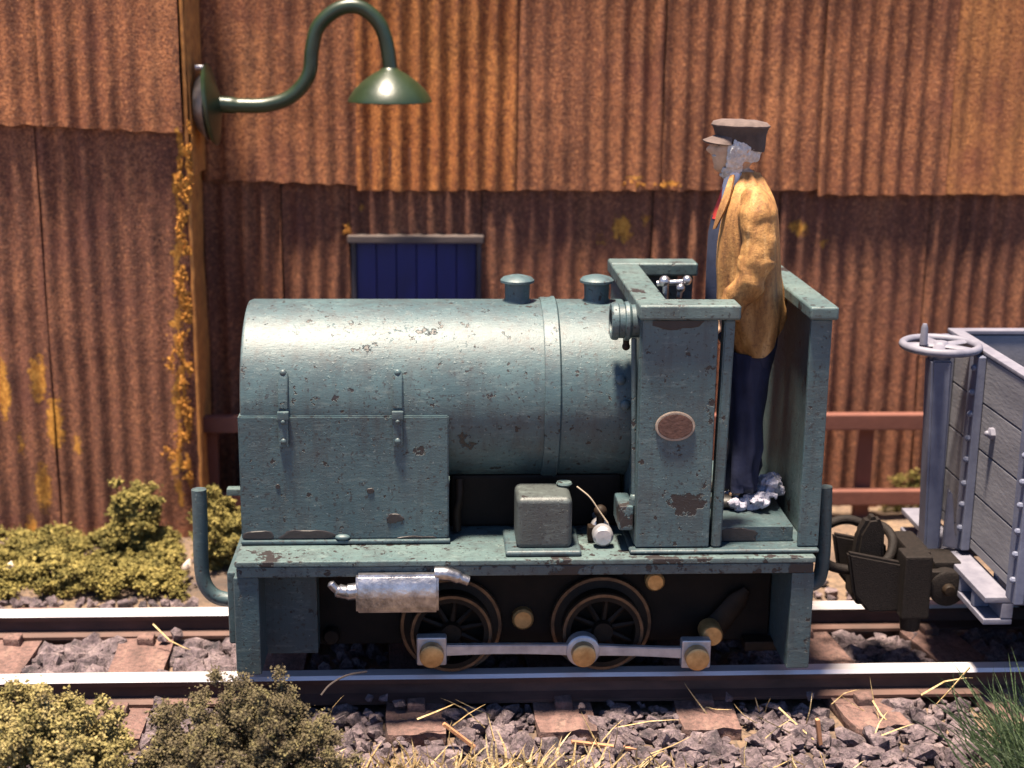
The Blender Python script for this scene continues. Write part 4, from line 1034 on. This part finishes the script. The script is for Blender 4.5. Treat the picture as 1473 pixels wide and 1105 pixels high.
# head stock
HZ0, HZ1 = .28, .415
for hx in (2.12, WX+1.86):
    b = nbm(); box(b, hx, hx+.135, -.56, .68, HZ1-.03, HZ1, .006); box(b, hx+.08, hx+.135, -.56, .68, HZ0+.03, HZ1-.031, .004); box(b, hx, hx+.135, -.56, .68, HZ0, HZ0+.029, .006)
    hs = obj('headstock', b, MT['wagonlight'], wag)
    for yc in (-.40, -.22, .40):
        b = nbm(); box(b, hx+.004, hx+.078, yc-.02, yc+.02, HZ0+.031, HZ1-.032, .004); obj('web_rib', b, MT['wagonblue'], hs)
for yy in (-.34, .30):
    b = nbm(); box(b, 2.26, WX+1.858, yy, yy+.06, HZ0, WZ0-.052, .006); obj('sole_bar', b, MT['wagonblue'], wag)
for xc in (2.75, 3.65):
    for sgn in (-1, 1):
        b = nbm(); lathe(b, [(.001, sgn*.02), (.14, sgn*.02), (.15, sgn*.01), (.17, 0), (.17, -sgn*.06), (.20, -sgn*.07), (.20, -sgn*.09), (.001, -sgn*.09)], (xc, sgn*.41, .172), 'Y', 32); obj('wheel', b, MT['black'], wag)
    b = nbm(); cyl(b, (xc, -.35, .172), (xc, .35, .172), .03); obj('axle', b, MT['black'], wag)
# handbrake column and wheel
h = W(1353, 497, .10); hbY = .10
b = nbm(); pb = W(1337, 772, hbY)
prism(b, [(h.x-.055, h.z-.06), (h.x+.045, h.z-.06), (pb.x+.035, .40), (pb.x-.04, .40)], 'Y', hbY-.06, hbY+.05, .01); hc = obj('brake_column', b, MT['wagonblue'], wag)
b = nbm(); lathe(b, [(.001, -.075), (.05, -.07), (.052, -.05), (.07, -.046), (.07, -.036), (.03, -.03), (.03, .01), (.001, .01)], h, 'Z'); obj('column_collar', b, MT['wagonblue'], hc)
b = nbm(); prism(b, [(pb.x+.045, .44), (pb.x+.14, .42), (pb.x+.10, .50), (pb.x+.075, .70), (pb.x+.05, .74)], 'Y', hbY-.075, hbY-.045, .006); obj('gusset', b, MT['wagonlight'], hc)
b = nbm(); rim = [(h.x+.175*math.cos(2*math.pi*k/40), hbY+.175*math.sin(2*math.pi*k/40), h.z) for k in range(41)]
tube(b, rim, .020, 10, False); bmesh.ops.remove_doubles(b, verts=b.verts[:], dist=.0005); lathe(b, [(.001, .022), (.03, .02), (.04, .01), (.04, -.02), (.001, -.02)], h, 'Z', 20)
hwl = obj('brake_wheel', b, MT['wagonlight'], hc)
for k in range(5):
    a = k*2*math.pi/5+.5
    s_ = nbm(); tube(s_, [(h.x+.03*math.cos(a), hbY+.03*math.sin(a), h.z), (h.x+.17*math.cos(a), hbY+.17*math.sin(a), h.z)], [.03, .024], 8)
    for v in s_.verts: v.co.z = h.z+(v.co.z-h.z)*.45
    obj('spoke', s_, MT['wagonlight'], hwl)
q = W(1331, 487, .06); b = nbm(); tube(b, [(q.x, .08, h.z+.01), (q.x, .08, h.z+.09), (q.x, .08, h.z+.11)], [.020, .017, .010], 10); obj('wheel_handle', b, MT['wagonlight'], hwl)
# coupling in front of the headstock
b = nbm()
def cz(px, py, Y=-.1): return W(px, py, Y)
prism(b, [(cz(1212, 780).x, cz(1212, 785).z), (cz(1290, 790).x, cz(1290, 800).z), (cz(1296, 870).x, cz(1296, 868).z), (cz(1240, 872).x, cz(1240, 870).z), (cz(1220, 840).x, cz(1220, 845).z)], 'Y', -.20, -.15, .012)
prism(b, [(cz(1212, 780).x, cz(1212, 785).z), (cz(1290, 790).x, cz(1290, 800).z), (cz(1296, 870).x, cz(1296, 868).z), (cz(1240, 872).x, cz(1240, 870).z), (cz(1220, 840).x, cz(1220, 845).z)], 'Y', .06, .11, .012)
xa, xb = cz(1220, 840).x, cz(1296, 840).x; zz = cz(1250, 865).z
box(b, xa+.03, xb, -.148, .058, zz, zz+.10, .012); box(b, xb-.002, xb+.11, -.19, .11, zz+.02, cz(1290, 792).z+.03, .02)
cpl = obj('coupling_box', b, MT['coupling'], wag)
b = nbm(); q = [(1226, 800), (1232, 765), (1246, 742), (1262, 740), (1270, 760), (1268, 805)]
prism(b, [(cz(*p_, -.04).x, cz(*p_, -.04).z) for p_ in q], 'Y', -.085, .0, .018); obj('hook', b, MT['coupling'], cpl)
b = nbm(); xa, xb = cz(1297, 800, -.2).x, cz(1338, 800, -.2).x; box(b, xa, xb, -.26, -.12, cz(1310, 885, -.2).z, cz(1310, 795, -.2).z, .015)
tube(b, [((xa+xb)/2, -.19, cz(1310, 880, -.2).z), ((xa+xb)/2, -.19, cz(1310, 905, -.2).z)], [.055, .045], 14); obj('drop_plate', b, MT['coupling'], cpl)
q = cz(1362, 846, -.2)
b = nbm(); lathe(b, [(.001, -.04), (.075, -.04), (.088, -.03), (.088, .03), (.001, .03)], (q.x, -.18, q.z), 'Y', 24); box(b, q.x-.09, q.x, -.205, -.155, q.z-.03, q.z+.085, .01); box(b, q.x-.05, 2.16, -.145, .05, q.z+.045, q.z+.11, .012); lg = obj('coupling_lug', b, MT['coupling'], cpl)
b = nbm(); lathe(b, [(.001, -.03), (.024, -.028), (.032, -.01), (.032, .03)], (q.x+.0, -.22, q.z), 'Y', 12); obj('pin', b, MT['oily'], lg)
b = nbm(); box(b, q.x-.02, 2.125, -.14, -.08, q.z-.05, q.z+.02, .01); obj('draw_bar', b, MT['coupling'], cpl)

# ------------------------------------------------------------------ scatter plants
def bush(name, label, cat, group, pts, n, s0_, s1_, mat, seed, spread, fib=0, squash=.8):
    g_ = np.random.default_rng(seed); P_ = np.array(pts); k = g_.integers(0, len(P_), n*14)
    C_ = P_[k]+g_.normal(size=(len(k), 3))*np.array(spread)*.75
    o = flakes(name, C_, g_.uniform(s0_*.35, s1_*.48, len(k)), mat, seed, (1, 1, squash))
    return tag(o, label, cat, group)
def shell_pts(c, rx, ry, rz, n, seed, zmin=-.21):
    r = random.Random(seed); out = []
    while len(out) < n:
        d = Vector((r.gauss(0, 1), r.gauss(0, 1), r.gauss(0, 1))).normalized()
        k = r.uniform(.55, 1.0)*(1+.30*mnoise.noise(d*2.3+Vector((seed, 0, 0)))+.22*mnoise.noise(d*6.5+Vector((seed, 4, 0))))
        p = (c[0]+d.x*rx*k, c[1]+d.y*ry*k, c[2]+d.z*rz*k)
        if p[2] > zmin: out.append(p)
    return out
c = W(60, 1075, -1.4)
bush('moss_bush', 'blurred yellow-green foam bush in the bottom left corner', 'bush', 'foreground bushes', shell_pts((c.x-.06, -1.4, .06), .43, .28, .35, 500, 3), 6500, .007, .022, MT['yellowmoss'], 21, (.022, .022, .022))
c = W(352, 1090, -1.35)
bush('moss_bush', 'dark brown-olive foam bush at the bottom, in front of the near rail', 'bush', 'foreground bushes', shell_pts((c.x, -1.35, .02), .46, .28, .36, 640, 5), 8500, .006, .016, MT['drybush'], 22, (.02, .02, .02))
def gz2(p): return (p.x, p.y, gz(p.x, p.y))
c = W(195, 770, 1.55)
bush('moss_bush', 'tall olive moss clump against the foot of the annexe wall', 'bush', 'moss along the shed', shell_pts((c.x, 1.6, .06), .15, .15, .24, 150, 8), 900, .010, .03, MT['moss'], 23, (.02, .02, .02))
q0 = W(80, 850, 1.15)
mp = []
r_ = random.Random(4)
for _ in range(420):
    px = r_.uniform(-60, 260); yy = r_.uniform(1.0, 1.75); p = W(px, 850, yy); hgt = .17*(.5+.5*mnoise.noise(Vector((px*.02, yy*3, 1))))+.04
    mp.append((p.x, yy, gz(p.x, yy)+r_.uniform(0, hgt)))
bush('moss_bush', 'low spreading mat of olive moss beside the far rail at left', 'bush', 'moss along the shed', mp, 3200, .010, .03, MT['moss'], 24, (.03, .03, .015))
c = W(322, 800, 1.5)
bush('moss_bush', 'small olive moss clump just beyond the locomotive front beam', 'bush', 'moss along the shed', shell_pts((c.x, 1.45, -.02), .17, .2, .26, 160, 9), 1000, .010, .03, MT['moss'], 25, (.02, .02, .02))
c = W(1300, 660, 2.3)
bush('moss_bush', 'thin green moss at the shed foot behind the red fence', 'bush', 'moss along the shed', [(c.x+r_.uniform(-.12, .3), 2.27, -.2+r_.uniform(0, .3)) for _ in range(60)], 300, .008, .02, MT['moss'], 26, (.02, .015, .02))
for px, py, lab in ((12, 815, 'pale chip of stone on the moss at the left edge'), (268, 812, 'pale chip of stone beside the front brake pipe')):
    p = W(px, py, 1.25); o = bpy.data.objects.new('pale_chip', TPL[3].copy()); o.data.materials.clear(); o.data.materials.append(MT['pale'])
    link(o, None, (p.x, 1.25, max(p.z, -.1))); o.scale = (.08, .06, .11); o.rotation_euler = rand_rot(); tag(o, lab, 'stone chip', 'pale chips')

def blades(name, items, mat, seed):
    """items: (base, tip, width) -> bent three-sided blades"""
    r = random.Random(seed); V, F = [], []
    for b0, t0, w in items:
        b0, t0 = Vector(b0), Vector(t0); ax = (t0-b0); L_ = ax.length; ax.normalize()
        u = ax.cross(Vector((0, 0, 1)) if abs(ax.z) < .9 else Vector((1, 0, 0))).normalized(); w2 = ax.cross(u)
        bend = (u*r.gauss(0, 1)+w2*r.gauss(0, 1))*L_*.07
        s = len(V)
        for j, tt in enumerate((0, .5, .85)):
            cpt = b0+(t0-b0)*tt+bend*math.sin(tt*math.pi); ww = w*(1, .85, .5)[j]
            for k in range(3): V.append(cpt+(u*math.cos(k*2.094)+w2*math.sin(k*2.094))*ww)
        V.append(t0)
        for j in range(2):
            for k in range(3):
                a = s+j*3+k; a2 = s+j*3+(k+1) % 3; F.append((a, a2, a2+3)); F.append((a, a2+3, a+3))
        for k in range(3): F.append((s+6+k, s+6+(k+1) % 3, s+9))
    return mesh_np(name, V, F)
its = []
for _ in range(430):
    p = W(r_.uniform(460, 1330), r_.uniform(1085, 1180), -1.1); x = p.x+r_.gauss(0, .05); y = r_.uniform(-1.35, -.98)
    dens = .5+.5*mnoise.noise(Vector((x*2.5, 0, 4)))
    if r_.random() > dens*1.3 or x > 1.35: continue
    L_ = r_.uniform(.04, .15); a = r_.uniform(-1.4, 1.4)
    its.append(((x, y, -.17), (x+L_*math.sin(a), y+r_.uniform(-.05, .06), -.17+L_*abs(math.cos(a))*.8+.02), r_.uniform(.003, .006)))
for _ in range(230):   # thicker fringe of straw at the lower edge
    p = W(r_.triangular(470, 960, 640), 1100, -1.05); x = p.x; y = r_.uniform(-1.2, -.95)
    L_ = r_.uniform(.08, .24); a = r_.gauss(0, .7)
    its.append(((x, y, -.19), (x+L_*math.sin(a), y+r_.uniform(-.05, .06), -.19+L_*abs(math.cos(a))*.75), r_.uniform(.0035, .0075)))
for _ in range(26):    # stray stalks on the ballast
    x = r_.uniform(-1.0, 2.0); y = r_.uniform(-.95, -.5); L_ = r_.uniform(.10, .3); a = r_.uniform(-1, 1)*1.4
    its.append(((x, y, -.13), (x+L_*math.sin(a), y+r_.uniform(-.1, .1), -.13+L_*abs(math.cos(a))*.55+.01), r_.uniform(.002, .0045)))
for (a_, b_) in (((600, 1035, -.75), (655, 1012, -.7)), ((1120, 1018, -.7), (1190, 1080, -.85)), ((1325, 1000, -.55), (1400, 975, -.5)), ((220, 898, .2), (275, 935, .1)), ((1255, 1008, -.6), (1285, 1045, -.7)), ((1395, 960, -.5), (1340, 1020, -.65))):
    its.append((W(*a_), W(*b_), .005))
o = obj('dry_grass', blades('dry_grass', its, MT['straw'], 4), MT['straw'], None, 80); tag(o, kind='stuff')
for px, py, r2, ln, lab in ((665, 1062, 40, .22, 'thick orange wood splinter lying on the ballast among the straw'), (1178, 1052, 80, .12, 'small upright orange splinter in the ballast near the green grass'), (870, 1085, 8, .3, 'long flat reddish splinter at the bottom edge below the sleepers')):
    p = W(px, py, -.85); b = nbm(); box(b, -ln/2, ln/2, -.012, .012, -.008, .008, .002, 1)
    for v in b.verts: v.co += mnoise.noise_vector(v.co*16)*.008
    bmesh.ops.transform(b, matrix=Matrix.Translation((p.x, -.85, max(p.z, -.14)))@Matrix.Rotation(R(r2), 4, 'Y'), verts=b.verts[:])
    o = obj('wood_splinter', b, MT['splinter']); tag(o, lab, 'splinter', 'wood splinters')
# green grass tuft, bottom right
its = []; cb_ = W(1530, 1125, -1.3)
for _ in range(620):
    x = cb_.x+r_.gauss(.02, .10); y = -1.3+r_.gauss(0, .10); a = r_.uniform(-.95, .35); L_ = r_.uniform(.30, .66); q_ = r_.uniform(-.5, .5)
    its.append(((x, y, -.20), (x+L_*math.sin(a), y+L_*.45*q_, -.20+L_*math.cos(a)), r_.uniform(.003, .006)))
o = obj('grass_tuft', blades('grass_tuft', its, MT['grass'], 6), MT['grass'], None, 80); tag(o, 'spiky green grass tuft in the bottom right corner', 'grass tuft')
# bent dry stem in front of the near rail
b = nbm(); tube(b, spline([W(462, 1000, -.62), W(475, 985, -.6), W(498, 972, -.58), W(528, 966, -.56)]), .0045, 6); o = obj('dry_stem', b, MT['lintel']); tag(o, 'thin bent brown stem arching in front of the near rail by the dark bush', 'stem')
